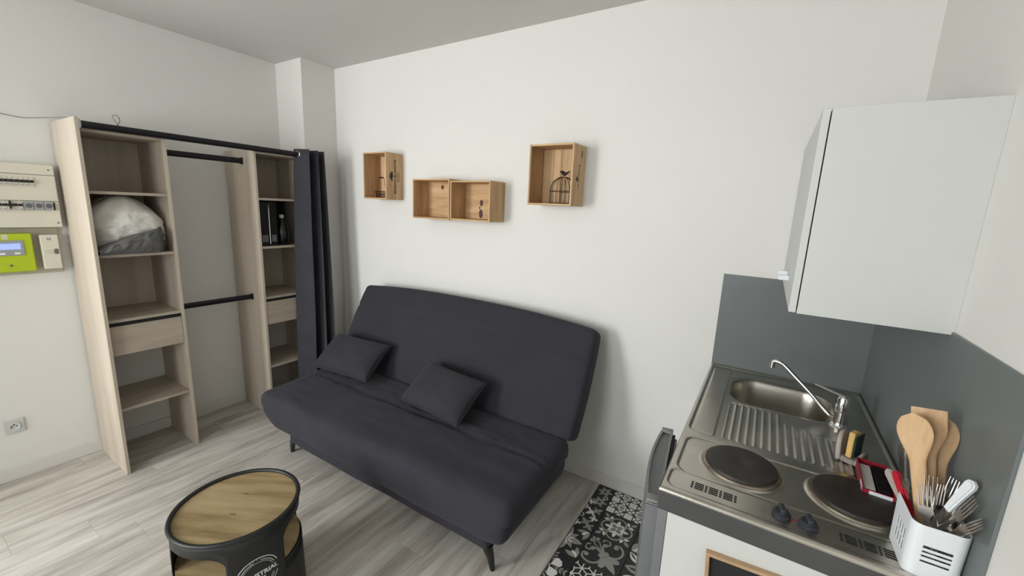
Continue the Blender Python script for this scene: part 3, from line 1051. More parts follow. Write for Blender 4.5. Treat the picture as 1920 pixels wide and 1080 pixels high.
obj('basket_body', bm, M_WIRE, wb, smooth=True)
bm = bmesh.new()
tube(bm, crom([(bx - .048, by, bz + .046), (bx - .036, by, bz + .10), (bx - .030, by, bz + .138), (bx, by, bz + .146), (bx + .030, by, bz + .138), (bx + .036, by, bz + .10), (bx + .048, by, bz + .046)], 6), .0018, 6)
hd = obj('handle', bm, M_WIRE, wb, smooth=True)
bm = bmesh.new()
tube(bm, [(bx - .020, by, bz + .144), (bx, by, bz + .147), (bx + .020, by, bz + .144)], .005, 8)
obj('grip', bm, M_WIRE, hd, smooth=True)

# birdcage in crate 4
cg = thing('birdcage', 'dark wire birdcage ornament topped by a small bird in the tallest crate', 'ornament', (2.45, -0.080, 1.682))
cx, cy, cz = 2.462, -0.083, 1.683
R_, HB = 0.074, 0.078
bm = bmesh.new()
for zz in (.002, .068):
    tube(bm, [(cx + R_ * math.cos(a * PI / 16), cy + R_ * .88 * math.sin(a * PI / 16), cz + zz) for a in range(32)], .0018, 6, closed=True)
for a in range(18):
    c, s = math.cos(a * 2 * PI / 18), math.sin(a * 2 * PI / 18) * .88
    pts = [(cx + R_ * c, cy + R_ * s, cz), (cx + R_ * c, cy + R_ * s, cz + HB)]
    for k in range(1, 7):
        t = k / 6 * PI / 2
        pts.append((cx + R_ * c * math.cos(t), cy + R_ * s * math.cos(t), cz + HB + R_ * .95 * math.sin(t)))
    tube(bm, pts, .0015, 5)
obj('cage', bm, M_WIRE, cg, smooth=True)
bm = bmesh.new()
zt = cz + HB + R_ * .95
tube(bm, [(cx - .026, cy, zt + .026), (cx - .019, cy, zt + .028), (cx - .012, cy, zt + .026), (cx - .002, cy, zt + .018), (cx + .008, cy, zt + .015), (cx + .020, cy, zt + .020), (cx + .034, cy, zt + .030)],
     [.0008, .0065, .0080, .0115, .0105, .0050, .0025], 10)
tube(bm, [(cx, cy, zt - .002), (cx, cy, zt + .014)], .0018, 6)
obj('bird', bm, M_WIRE, cg, smooth=True)

# ------------------------------------------------------------------ sofa bed
sofa = thing('sofa_bed', 'wide charcoal fabric sofa bed on slim black legs by the back wall', 'sofa', (1.81, -0.6, 0))
def wrinkle(x, y, z, s=1.0):
    v = Vector((x * 2.2, y * 9, z * 5))
    return s * (noise.noise(v) * .008 + noise.noise(v * 2.7) * .0035)
SX0, SX1 = 0.858, 2.752
SCX, SHX = (SX0 + SX1) / 2, (SX1 - SX0) / 2
def seat_fn(x, y, z):
    # x along the sofa, y depth (-0.315 front .. 0.315 back), z thickness
    ux = x / SHX
    v = (y + .315) / .63                 # 0 front, 1 back
    X = SCX + x
    Y = -0.702 + y
    Z = 0.352 + z
    if z > 0:
        Z += .030 * v + 0.004
        Z += wrinkle(X, Y, 0, 1.1)
        Z += (noise.noise(Vector((X * 11, Y * 26, 4))) * .007 + noise.noise(Vector((X * 24, Y * 40, 8))) * .003) * math.exp(-((Y + .60) / .11) ** 2)
        Z -= 0.010 * math.exp(-((Y + .66) / .012) ** 2)
        Z -= 0.012 * math.exp(-((X - .9) / .15) ** 2)
    else:
        # the cover sags below the mattress, lifting at the ends like a hull
        lift = max(0, (-ux - .80) / .20) ** 1.6 * .075
        Z = 0.352 + z * 1.25 - 0.010 * (1 - v) + lift + 0.03 * max(0, ux) ** 6
        X -= (1 if ux > 0 else -1) * (.016 * abs(ux) ** 8)
        Z += noise.noise(Vector((X * 6, 0, 3))) * .006
    if y < -.25:
        Y += noise.noise(Vector((X * 5, Z * 6, 2))) * .008
    return (X, Y, Z)
bm = bmesh.new()
rbox(bm, (SHX, .315, .095), .055, (110, 36, 8), seat_fn)
obj('seat_cushion', bm, M_FABRIC, sofa, smooth=True, angle=80)
# backrest: hinge line at y -0.42, z 0.46; top near the wall
def back_fn(x, y, z):
    # y: along the slope (-.5..+.5 of its height), z: thickness (positive = front)
    L = 0.615
    ux = x / .945
    v = (y + L / 2) / L
    Y0, Z0 = -0.375, 0.445
    dY, dZ = 0.264, 0.548
    l = math.hypot(dY, dZ)
    t = Vector((0, dY / l, dZ / l))
    n_ = Vector((0, -dZ / l, dY / l))
    arch = .046 * (1 - abs(ux) ** 2.4) * v
    th = z * (1 - .10 * v)
    p = Vector((1.812 + x, Y0, Z0)) + t * (v * l + arch) + n_ * th
    if z > 0:
        p += n_ * (wrinkle(p.x, p.z, 0, .7) - .006 * math.exp(-((v - .36) / .018) ** 2) - .006 * math.exp(-((v - .72) / .018) ** 2) + .012 * math.sin(PI * v))
    p.x += (1 if x > 0 else -1) * .010 * math.sin(PI * v) * abs(ux) ** 6
    if p.y > -0.006:
        p.y = -0.006
    return p
bm = bmesh.new()
rbox(bm, (.945, .3075, .066), .034, (100, 36, 6), back_fn)
obj('backrest', bm, M_FABRIC, sofa, smooth=True, angle=80)
def base_fn(x, y, z):
    return (1.835 + x, -0.645 + y + noise.noise(Vector((x * 4, z * 5, 0))) * .006, 0.222 + z + (.008 * math.sin(x * 3) if z < 0 else 0))
bm = bmesh.new()
rbox(bm, (.770, .300, .095), .020, (40, 12, 4), base_fn)
obj('base_skirt', bm, M_FABRIC, sofa, smooth=True, angle=80)
bm = bmesh.new()
box(bm, 1.05, 2.62, -.41, -.38, .30, .34, .004)
box(bm, 1.07, 2.60, -.90, -.87, .118, .135, .004)
box(bm, 1.05, 2.62, -.39, -.36, .105, .132, .004)
obj('frame', bm, M_BLACKM, sofa)
for sx, sy in ((1.075, -.905), (2.585, -.905), (1.20, -.38), (2.42, -.38)):
    dx = -.085 if sx < 1.5 else .020
    dy = .018 if sy < -.6 else -.02
    bm = bmesh.new()
    tube(bm, crom([(sx, sy, .135), (sx + dx * .35, sy, .112), (sx + dx * .7, sy + dy * .5, .07), (sx + dx, sy + dy, .0)], 5), [.030] + [.026 - .014 * (k / 14) for k in range(15)], 10)
    obj('leg', bm, M_BLACKM, sofa, smooth=True)

def cushion(label, c, w_, h_, th, n_, right):
    t = thing('cushion', label, 'cushion', c, 'small charcoal cushions on the sofa')
    n_ = Vector(n_).normalized()
    r_ = Vector(right)
    r_ = (r_ - n_ * r_.dot(n_)).normalized()
    u_ = n_.cross(r_)
    cc = Vector(c)
    def fn(x, y, z):
        a, b = x / (w_ / 2), y / (h_ / 2)
        prof = max(0, (1 - abs(a) ** 3.2)) ** .5 * max(0, (1 - abs(b) ** 3.2)) ** .5
        tt = (.006 + th / 2 * prof) * (1 if z > 0 else -1) if abs(z) > 1e-4 else 0
        pin = 1 - .045 * (1 - a * a) * abs(b) ** 3
        pin2 = 1 - .045 * (1 - b * b) * abs(a) ** 3
        wr = noise.noise(Vector((x * 14 + c[0] * 9, y * 14, z * 3))) * .0045 * prof
        return cc + r_ * (x * pin2) + u_ * (y * pin) + n_ * (tt + wr)
    bm = bmesh.new()
    rbox(bm, (w_ / 2, h_ / 2, .012), .010, (26, 18, 1), fn)
    obj('cushion_cover', bm, M_FABRIC2, t, smooth=True, angle=120)
    bm = bmesh.new()
    pts = []
    for a, b in [(-1 + 2 * k / 14, -1) for k in range(14)] + [(1, -1 + 2 * k / 10) for k in range(10)] + [(1 - 2 * k / 14, 1) for k in range(14)] + [(-1, 1 - 2 * k / 10) for k in range(10)]:
        pin = 1 - .045 * (1 - a * a) * abs(b) ** 3
        pin2 = 1 - .045 * (1 - b * b) * abs(a) ** 3
        pts.append(cc + r_ * (a * w_ / 2 * pin2) + u_ * (b * h_ / 2 * pin))
    tube(bm, pts, .0045, 6, closed=True)
    obj('seam', bm, M_FABRIC2, t, smooth=True)
    return t
cushion('small charcoal cushion leaning at the left end of the sofa', (1.168, -0.540, 0.605), .49, .285, .13, (.06, -.60, .78), (1, .07, .03))
cushion('small charcoal cushion lying tilted in the middle of the sofa', (2.005, -0.560, 0.590), .455, .285, .13, (-.02, -.58, .80), (1, -.07, -.02))

# ------------------------------------------------------------------ drum coffee table
TC = Vector((1.845, -1.585, 0))
TR, TZ = 0.213, 0.455
tb = thing('drum_table', 'round black metal drum coffee table with oak top and white logo', 'coffee table', tuple(TC))
bm = bmesh.new()
lathe(bm, [(0, TZ - .022), (TR - .006, TZ - .022), (TR - .006, TZ - .004), (0, TZ - .004)], tuple(TC), 72)
obj('table_top', bm, M_TABLEWOOD, tb)
bm = bmesh.new()
for kx, ky in ((-.038, .050), (.040, -.035)):
    lathe(bm, [(0, .0004), (.006, .0004), (.013, 0)], seg=16, mx=Matrix.Translation(TC + Vector((kx, ky, TZ - .0042))) @ Matrix.Rotation(.50, 4, 'Z') @ Matrix.Diagonal((1.4, .6, 1, 1)) )
obj('knot', bm, mat('faint_table_knot', (120, 92, 58), .6), tb)
bm = bmesh.new()
tube(bm, [(TC.x + TR * math.cos(2 * PI * k / 72), TC.y + TR * math.sin(2 * PI * k / 72), TZ) for k in range(72)], .0085, 10, closed=True)
obj('rim', bm, M_BLACKM, tb, smooth=True)
# shell with three rounded openings
def drum_r(z):
    return TR + (0.010 * (1 - z / TZ))
zs = [0.0, .02, .06, .10, .14, .18, .215, .235, .25, .27, .30, .33, .35, .365, .378, .388, .396, .402, .408, .42, .44, TZ]
NA = 180
def hole_top(da, half):
    """z of the opening's upper edge for an angle distance da from the opening's centre"""
    e = half - abs(da)
    rr = 18
    if e <= 0:
        return None
    if e < rr:
        q = (rr - e) / rr
        return .345 + .058 * math.sqrt(max(0, 1 - q * q))
    return .403
bm = bmesh.new()
cols = []
C0 = -70.0        # centre of the nearest opening, degrees
HALF = 35
for k in range(NA):
    ang = 360 * k / NA
    hz = None
    for oc_ in (C0, C0 + 120, C0 + 240):
        da = (ang - oc_ + 180) % 360 - 180
        h_ = hole_top(da, HALF)
        if h_ is not None:
            hz = h_
    cols.append(hz)
zl = .262
def colverts(k, zz):
    a = 2 * PI * k / NA
    return [bm.verts.new((TC.x + drum_r(z) * math.cos(a), TC.y + drum_r(z) * math.sin(a), z)) for z in zz]
low, pan, upp = [], [], []
for k in range(NA):
    low.append(colverts(k, [0, .03, .08, .13, .20, zl]))
    h_ = cols[k]
    upp.append(colverts(k, [h_ if h_ else .345, .405 if not h_ else (h_ + TZ) / 2, TZ]))
for k in range(NA):
    k2 = (k + 1) % NA
    for A in (low, upp):
        for j in range(len(A[0]) - 1):
            bm.faces.new((A[k][j], A[k2][j], A[k2][j + 1], A[k][j + 1]))
    if cols[k] is None and cols[k2] is None or (cols[k] is None) != (cols[k2] is None):
        if cols[k] is None or cols[k2] is None:
            bm.faces.new((low[k][-1], low[k2][-1], upp[k2][0], upp[k][0]))
dr = obj('drum_shell', bm, M_BLACKM, tb, smooth=True, angle=50)
md = dr.modifiers.new('thickness', 'SOLIDIFY')
md.thickness = .005
md.offset = -1
bm = bmesh.new()
lathe(bm, [(0, .262), (TR - .004, .262), (TR - .004, .280), (0, .280)], tuple(TC), 72)
obj('shelf', bm, M_TABLEWOOD, tb)
bm = bmesh.new()
lathe(bm, [(0, .012), (TR - .004, .012), (TR - .004, .028), (0, .028)], tuple(TC), 72)
obj('bottom_board', bm, M_TABLEWOOD, tb)
# badge wrapped on the drum
bm = bmesh.new()
def ring_strip(r0, r1, a0, a1):
    n = max(3, int(abs(a1 - a0) / 5))
    for i in range(n):
        q = []
        for (r, t) in ((r0, i), (r0, i + 1), (r1, i + 1), (r1, i)):
            a = math.radians(a0 + (a1 - a0) * t / n)
            q.append(bm.verts.new((r * math.cos(a), r * math.sin(a), 0)))
        bm.faces.new(q)
for a0, a1 in ((18, 162), (198, 342)):
    ring_strip(.0690, .0720, a0, a1)
for a0, a1 in ((22, 78), (102, 158), (202, 258), (282, 338)):
    ring_strip(.0590, .0612, a0, a1)
for a0, a1 in ((20, 160), (200, 340)):
    ring_strip(.0530, .0545, a0, a1)
merge(bm, text_bm('INDUSTRIAL', .0245, extrude=0, bold=.0008), 0, Matrix.Translation((0, .002, 0)))
merge(bm, text_bm('LOFT', .020, extrude=0, bold=.0007), 0, Matrix.Translation((0, -.021, 0)))
for txt, rad, a_mid in (('AUTHENTIC', .0650, 90), ('SINCE 1985', .0650, 270)):
    n = len(txt)
    if a_mid == 270 or a_mid == 90:
        for i, ch in enumerate('- - - - -'):
            if ch == ' ':
                continue
            a = a_mid + (4 - i) * 5
            tt = text_bm('=', .008, extrude=0)
            merge(bm, tt, 0, Matrix.Rotation(math.radians(a - 90), 4, 'Z') @ Matrix.Translation((0, rad, 0)))
bmesh.ops.triangulate(bm, faces=bm.faces)
bmesh.ops.subdivide_edges(bm, edges=[e for e in bm.edges if e.calc_length() > .012], cuts=1)
BA, BZ = math.radians(-11.0), .280
for v in bm.verts:
    z = BZ + v.co.y
    R3 = drum_r(z) + .0008
    a = BA + v.co.x / R3
    v.co = Vector((TC.x + R3 * math.cos(a), TC.y + R3 * math.sin(a), z))
obj('logo_print', bm, M_WPRINT, tb)['label'] = 'white round badge reading INDUSTRIAL LOFT'

# ------------------------------------------------------------------ kitchenette
KX0, KX1, KY0, KY1, KZ = 3.320, 3.913, -1.172, -0.006, 0.917
def sdrr(x, y, x0, x1, y0, y1, r):
    cx_, cy_ = (x0 + x1) / 2, (y0 + y1) / 2
    qx, qy = abs(x - cx_) - (x1 - x0) / 2 + r, abs(y - cy_) - (y1 - y0) / 2 + r
    return math.hypot(max(qx, 0), max(qy, 0)) + min(max(qx, qy), 0) - r
def sst(a, b, t):
    t = max(0, min(1, (t - a) / (b - a)))
    return t * t * (3 - 2 * t)
HP = [(3.503, -0.938, .100), (3.772, -0.925, .100)]
def top_z(x, y):
    z = 0.0
    z -= .006 * sst(.004, -.004, sdrr(x, y, 3.336, 3.900, -.790, -.032, .030))
    z += .003 * sst(.004, -.003, sdrr(x, y, 3.345, 3.414, -.782, -.060, .010))
    z -= .005 * sst(.004, -.004, sdrr(x, y, 3.342, 3.900, -1.055, -.836, .035))
    z -= .004 * sst(.004, -.004, sdrr(x, y, 3.334, 3.906, -1.148, -1.052, .028))
    # raised dimples that carry the hotplates
    for hx, hy, hr in HP:
        d = math.hypot(x - hx, y - hy)
        z += .007 * sst(hr + .012, hr + .001, d)
    # bowl
    s = sdrr(x, y, 3.430, 3.792, -.415, -.115, .095)
    z -= .004 * sst(.020, .004, s)
    z -= .135 * sst(.003, -.030, s)
    # drainer ribs running along y
    if s > .018:
        m = sst(.0, .012, -sdrr(x, y, 3.436, 3.835, -.775, -.440, .012))
        ph = (x - 3.440) / .0235
        rib = max(0, math.cos(2 * PI * ph))
        cut = sst(-.48, -.52, y) if x < 3.62 else sst(-.50 - (x - 3.62) * .35, -.54 - (x - 3.62) * .35, y)
        if x < 3.62:
            cut = sst(-.44, -.47, y)
        z += .0062 * rib * m * cut - .003 * m
    # downturned outer edge
    e = min(x - KX0, KX1 - x, y - KY0, KY1 - y)
    z -= .005 * (1 - sst(0, .006, e))
    return z
bm = bmesh.new()
NXG, NYG = 250, 330
def spread(a, b, n):
    return [a + (b - a) * i / n for i in range(n + 1)]
XS, YS = spread(KX0, KX1, NXG), spread(KY0, KY1, NYG)
gv = [[bm.verts.new((x, y, KZ + top_z(x, y))) for x in XS] for y in YS]
for j in range(NYG):
    for i in range(NXG):
        bm.faces.new((gv[j][i], gv[j][i + 1], gv[j + 1][i + 1], gv[j + 1][i]))
# skirt
ring = [gv[0][i] for i in range(NXG + 1)] + [gv[j][-1] for j in range(1, NYG + 1)] + [gv[-1][i] for i in range(NXG - 1, -1, -1)] + [gv[j][0] for j in range(NYG - 1, 0, -1)]
lowr = [bm.verts.new((v.co.x, v.co.y, KZ - .012)) for v in ring]
for i in range(len(ring)):
    j = (i + 1) % len(ring)
    bm.faces.new((ring[i], lowr[i], lowr[j], ring[j]))
bmesh.ops.recalc_face_normals(bm, faces=bm.faces)
sink = thing('kitchenette_worktop', 'stainless steel worktop with moulded sink, ribbed drainer and two hotplates', 'sink', (3.62, -.59, .85))
obj('steel_top', bm, M_STEEL, sink, smooth=True, angle=60)
bm = bmesh.new()
for a in ((KX0 + .002, KX0 + .008, KY0 + .002, KY1), (KX0 + .008, KX1, KY0 + .002, KY0 + .008)):
    box(bm, a[0], a[1], a[2], a[3], .850, KZ - .008)
obj('apron', bm, M_STEELD, sink)['label'] = 'dark steel apron below the worktop edge'
for i, (hx, hy, hr) in enumerate(HP):
    bm = bmesh.new()
    lathe(bm, [(0, .0155), (.018, .0155), (.022, .0165), (.030, .0175), (hr - .012, .0175), (hr - .006, .016), (hr - .004, .010), (hr - .004, .002)], (hx, hy, KZ - .003), 64)
    hp = obj('hotplate', bm, M_HOB, sink, smooth=True, angle=30)
    bm = bmesh.new()
    lathe(bm, [(hr - .004, .002), (hr - .004, .0075), (hr + .003, .0065), (hr + .006, .002)], (hx, hy, KZ - .001), 64)
    obj('hotplate_ring', bm, M_RUST, hp, smooth=True)
for kx, ky in ((3.604, -1.104), (3.660, -1.108)):
    bm = bmesh.new()
    lathe(bm, [(0, 0), (.0215, 0), (.0215, .006), (.0195, .0085), (.0165, .010), (.0165, .015), (0, .015)], (kx, ky, KZ - .004), 28)
    kb = obj('knob', bm, M_KNOB, sink, smooth=True, angle=30)
    bm = B(-.0065, .0065, -.0165, .0165, .012, .026, .003, mx=Matrix.Translation((kx, ky, KZ - .004)) @ Matrix.Rotation(.15, 4, 'Z'))
    obj('knob_grip', bm, M_KNOB, kb, smooth=True, angle=50)
bm = bmesh.new()
lathe(bm, [(0, .001), (.004, .001), (.004, 0)], (3.632, -1.103, KZ - .004), 12)
obj('pilot_lamp', bm, M_REDPL, sink)
def vents(x0, y0, cols_):
    bm = bmesh.new()
    x = x0
    for n_, wdt in cols_:
        for r3 in range(4):
            yy = y0 - r3 * .0085
            if n_ == 's' and r3 == 3:
                pass
            box(bm, x, x + wdt, yy - .0050, yy, KZ - .0055, KZ - .0034)  # black pieces on the steel stand in for shade inside the slots
        x += wdt + .0035
    return bm
V = [('s', .006), ('l', .0225), ('s', .006), ('l', .0225), ('s', .006), ('l', .0225), ('s', .006)]
obj('vent_shade_strips', vents(3.392, -1.088, V), M_BLACK, sink)['label'] = 'black strips for the shade in the vent slots at the left of the hob'
obj('vent_shade_strips', vents(3.722, -1.088, V), M_BLACK, sink)['label'] = 'black strips for the shade in the vent slots at the right of the hob'
bm = bmesh.new()
lathe(bm, [(0, .001), (.010, .001), (.020, .003), (.026, .001), (.026, 0)], (3.60, -.265, KZ - .1425), 28)
obj('drain', bm, M_CHROME, sink, smooth=True)

tp = thing('kitchen_tap', 'chrome mixer tap with a long angled spout over the sink bowl', 'tap', (3.795, -.425, KZ - .008))
tx, ty = 3.793, -.428
bm = bmesh.new()
lathe(bm, [(0, 0), (.030, 0), (.030, .004), (.024, .010), (.0205, .022), (.0195, .060), (.0215, .061), (.0215, .064), (.0195, .066), (.0195, .112), (.0165, .118), (0, .119)], (tx, ty, KZ - .008), 36)
obj('tap_body', bm, M_CHROME, tp, smooth=True, angle=35)
bm = bmesh.new()
tube(bm, crom([(tx - .012, ty + .01, .934), (tx - .035, ty + .03, .942), (3.700, -.375, .995), (3.640, -.350, 1.045), (3.602, -.336, 1.076), (3.580, -.328, 1.082), (3.567, -.324, 1.078), (3.565, -.323, 1.064)], 7), .0078, 12)
sp = obj('spout', bm, M_CHROME, tp, smooth=True, angle=60)
bm = bmesh.new()
lathe(bm, [(0, -.012), (.010, -.012), (.010, .010), (0, .010)], (3.565, -.323, 1.064), 20)
obj('aerator', bm, M_CHROME, sp, smooth=True)
bm = bmesh.new()
prism(bm, [(-.004, -.008), (.100, -.0055), (.104, 0), (.100, .0055), (-.004, .008), (-.010, 0)], 0, .006, mx=Matrix.Translation((tx, ty, KZ + .109)) @ Matrix.Rotation(math.radians(148), 4, 'Z') @ Matrix.Rotation(math.radians(-5), 4, 'Y'), bev=.0012)
obj('lever', bm, M_CHROME, tp, smooth=True, angle=30)

# splashback panels
bm = B(KX0, W, -.006, 0, .905, 1.3755, .001)
tag(obj('splashback', bm, M_SPLASH, origin=(3.62, 0, .9)), 'slate grey splashback on the back wall behind the sink', 'splashback')
bm = B(3.9135, W - .0005, -1.196, -.006, .86, 1.3815, .001)
tag(obj('splashback', bm, M_SPLASH, origin=(3.92, -.6, .86)), 'slate grey splashback on the right wall beside the hob', 'splashback')

# fridge, door ajar towards the room
fr = thing('fridge', 'grey under-counter fridge beneath the hotplates with its door slightly open', 'fridge', (3.6, -.93, 0))
obj('fridge_body', B(3.348, 3.90, -1.155, -.69, .02, .846, .004), M_FRIDGEL, fr)
obj('side_panel', B(3.350, 3.905, -1.170, -1.156, .0, .849, .001), M_WHITELAM, fr)['label'] = 'white side panel facing the camera'
bm = B(3.324, 3.3495, -1.170, -1.13, .02, .849, .003)
obj('door_frame', bm, M_FRIDGE, fr)
DMX = Matrix.Translation((3.322, -1.148, 0)) @ Matrix.Rotation(math.radians(6.0), 4, 'Z')
def arcdoor(z0, z1, inset, t0, bulge, y0=.0, y1=.455):
    pts = []
    n = 14
    for i in range(n + 1):
        s = i / n
        yy = y0 + inset + (y1 - y0 - 2 * inset) * s
        xx = -t0 + inset - bulge * math.sin(PI * s) ** .8
        pts.append((xx, yy))
    pts.append((-inset, y1 - inset))
    pts.append((-inset, y0 + inset))
    return pts
bm = bmesh.new()
prism(bm, arcdoor(0, 1, 0, .036, .020), .06, .838, DMX, bev=.003)
dd = obj('door', bm, M_FRIDGE, fr, smooth=True, angle=30)
bm = bmesh.new()
outer = arcdoor(0, 1, 0, .036, .020)
inner = arcdoor(0, 1, .008, .036, .020)
t = bmesh.new()
a_ = [t.verts.new((x, y, .838)) for x, y in outer]
b_ = [t.verts.new((x, y, .838)) for x, y in inner]
a2 = [t.verts.new((x, y, .846)) for x, y in outer]
b2 = [t.verts.new((x, y, .846)) for x, y in inner]
n = len(outer)
for i in range(n):
    j = (i + 1) % n
    t.faces.new((a_[i], a_[j], a2[j], a2[i]))
    t.faces.new((a2[i], a2[j], b2[j], b2[i]))
    t.faces.new((b2[i], b2[j], b_[j], b_[i]))
bmesh.ops.recalc_face_normals(t, faces=t.faces)
merge(bm, t, 0, DMX)
box(bm, -.034, .002, .0, .030, .838, .852, .003, mx=DMX)
box(bm, -.040, 0.0, .425, .455, .838, .849, .003, mx=DMX)
obj('door_cap', bm, M_FRIDGEL, dd, smooth=True, angle=30)
bm = B(0.0005, .010, .012, .440, .07, .835, .002, mx=DMX)
obj('door_gasket', bm, M_GASKET, dd)
bm = B(.010, .018, .02, .425, .09, .828, .002, mx=DMX)
obj('door_liner', bm, M_FRIDGE, dd)

bc = thing('base_cabinet', 'white base cabinet under the sink next to the fridge', 'cabinet', (3.62, -.34, 0))
obj('carcass', B(3.345, 3.90, -.685, -.02, .0, .755, .001), M_WHITELAM, bc)
dd = obj('door', B(3.327, 3.345, -.682, -.025, .10, .755, .002), M_WHITELAM, bc)
obj('door_handle', B(3.312, 3.327, -.66, -.64, .62, .74, .002), M_GREY, dd)

# chalkboard on the side panel
cb = thing('chalkboard', 'small wood-framed chalkboard hung on the white panel under the hotplates', 'chalkboard', (3.65, -1.175, .45))
CM = Matrix.Translation((3.455, -1.1705, .790)) @ Matrix.Rotation(math.radians(-4.0), 4, 'Y')
CW, CH = .40, .34
for a in ((0, CW, -.009, 0), (0, CW, -CH, -CH + .009), (0, .009, -CH + .009, -.009), (CW - .009, CW, -CH + .009, -.009)):
    obj('frame_bar', B(a[0], a[1], -.016, 0, a[2], a[3], .001, mx=CM), M_FRAMEW, cb)
obj('slate', B(.010, CW - .010, -.006, -.001, -CH + .010, -.010, mx=CM), M_CHALK, cb)

# wall cabinet
wc = thing('wall_cabinet', 'white two-door wall cabinet above the sink in the right corner', 'cabinet', (3.75, -.39, 1.374))
obj('carcass', B(3.583, W, -.787, -.001, 1.374, 1.951, .001), M_WHITELAM, wc)
for y0, y1, yh in ((-.787, -.396, -.520), (-.392, -.003, -.362)):
    dd = obj('door', B(3.562, 3.580, y0, y1, 1.376, 1.950, .0015), M_WHITELAM, wc)
    bm = bmesh.new()
    box(bm, 3.530, 3.5625, yh - .007, yh + .007, 1.437, 1.455, .003)
    obj('door_handle', bm, M_WHITEPL, dd)

# ------------------------------------------------------------------ things on the worktop
sh = thing('sponge_holder', 'grey oval ceramic sponge holder beside the drainer', 'sponge holder', (3.80, -.655, KZ - .006))
HM = Matrix.Translation((3.801, -.672, KZ - .0065)) @ Matrix.Rotation(math.radians(62), 4, 'Z')
bm = bmesh.new()
# tall front leaf, low back wall, floor: u along the holder, v across it
def leaf(v0, hh, half, th, lean):
    pts = []
    n = 18
    for i in range(n + 1):
        s = i / n
        xx = -half + 2 * half * s
        pts.append((xx, max(.004, hh * (1 - abs(xx / half) ** 2.6) ** .6)))
    pts = [(-half * .8, 0)] + pts + [(half * .8, 0)]
    mx = HM @ Matrix.Translation((0, v0, 0)) @ Matrix.Rotation(math.radians(90 + lean), 4, 'X')
    prism(bm, pts, -th / 2, th / 2, mx, bev=.002)
leaf(.024, .088, .044, .012, -8)
leaf(-.020, .040, .040, .009, 8)
prism(bm, rrect(.078, .056, .02, 5, 0, .003), 0, .016, HM, bev=.003)
obj('holder_body', bm, M_SPONGEH, sh, smooth=True, angle=50)
spg = thing('sponge', 'worn yellow sponge with green scourer standing in the grey holder', 'sponge', (3.80, -.67, KZ + .012))
def spfn(x, y, z):
    nn = noise.noise(Vector((x * 60, y * 60, z * 60))) * .004
    cut = 0 if z < 0 else (-.012 * max(0, x / .03))
    return HM @ Vector((x + nn, .004 + y + nn * .5 + .008 * z, .058 + z + cut))
bm = bmesh.new()
rbox(bm, (.030, .008, .041), .004, (10, 4, 12), spfn)
obj('foam', bm, M_SPONGE, spg, smooth=True)
def spfn2(x, y, z):
    nn = noise.noise(Vector((x * 50, y * 50, z * 50))) * .002
    return HM @ Vector((x + nn, -.0075 + y + .008 * z, .054 + z))
bm = bmesh.new()
rbox(bm, (.029, .0020, .034), .0015, (6, 2, 8), spfn2)
obj('scourer', bm, M_SCOUR, spg, smooth=True)

rb = thing('red_packet', 'small red card packet with white labels lying behind the right hotplate', 'packet', (3.84, -.80, KZ))
RM = Matrix.Translation((3.828, -.812, KZ + .002)) @ Matrix.Diagonal((.80, 1, 1, 1)) @ Matrix.Rotation(math.radians(-4), 4, 'Z')
bm = bmesh.new()
box(bm, -.042, -.0395, -.082, .082, 0, .032, mx=RM)
box(bm, .0395, .042, -.082, .082, 0, .032, mx=RM)
box(bm, -.0395, .0395, -.082, -.0795, 0, .024, mx=RM)
box(bm, -.0395, .0395, .0795, .082, 0, .032, mx=RM)
box(bm, -.0395, .0395, -.0795, .0795, 0, .002, mx=RM)
obj('card_box', bm, M_RED, rb)
obj('foil_sachet', B(-.036, -.004, -.070, .070, .003, .022, .003, mx=RM), M_SILVER, rb)
obj('dark_sachet', B(.000, .036, -.070, .070, .003, .026, .003, mx=RM), M_BINDER, rb)
bm = bmesh.new()
box(bm, -.0425, -.042, -.072, -.035, .004, .026, mx=RM)
box(bm, -.024, .036, -.0825, -.082, .008, .022, mx=RM)
obj('white_label', bm, M_WHITEPL, rb)
bm = bmesh.new()
box(bm, -.0427, -.0425, -.066, -.042, .014, .019, mx=RM)
box(bm, -.0425, -.042, -.018, .050, .010, .013, mx=RM)
box(bm, -.0425, -.042, -.018, .050, .020, .022, mx=RM)
obj('label_print', bm, M_GREYD, rb)

# cutlery holder (open rounded box, slots cut through)
ch = thing('cutlery_holder', 'white slotted plastic cutlery holder standing on the near hob corner', 'cutlery holder', (3.87, -1.08, KZ - .003))
hx0, hx1, hy0, hy1, hz0, hz1 = 3.823, 3.911, -1.150, -1.020, KZ - .0035, 1.036
bm = bmesh.new()
rad = .018
per = []
pp = rrect(hx1 - hx0, hy1 - hy0, rad, 5, (hx0 + hx1) / 2, (hy0 + hy1) / 2)
# resample the outline: straight runs get fine columns for the slots
dense = []
for i in range(len(pp)):
    a, b = Vector(pp[i]), Vector(pp[(i + 1) % len(pp)])
    m = max(1, int(round((b - a).length / .002)))
    if (b - a).length < .01:
        m = 1
    for k in range(m):
        dense.append(a.lerp(b, k / m))
rows = spread(hz0, hz1, 60)
def is_slot(p, z):
    zc = z
    if abs(p.y - hy0) < 1e-4:      # front face: four long level slots
        u = p.x - (hx0 + hx1) / 2
        for zz in (.955, .966, .977, .988):
            if abs(zc - zz) < .0022 and -.022 < u < .022:
                return True
    if abs(p.x - hx0) < 1e-4 or abs(p.x - hx1) < 1e-4:      # sides: two rows of upright slots
        u = p.y - (hy0 + hy1) / 2
        for uu in (-.030, -.014, .002, .018):
            if abs(u - uu) < .0026 and (.944 < zc < .966 or .973 < zc < .995):
                return True
    return False
nd = len(dense)
hc = Vector(((hx0 + hx1) / 2, (hy0 + hy1) / 2))
gv = []
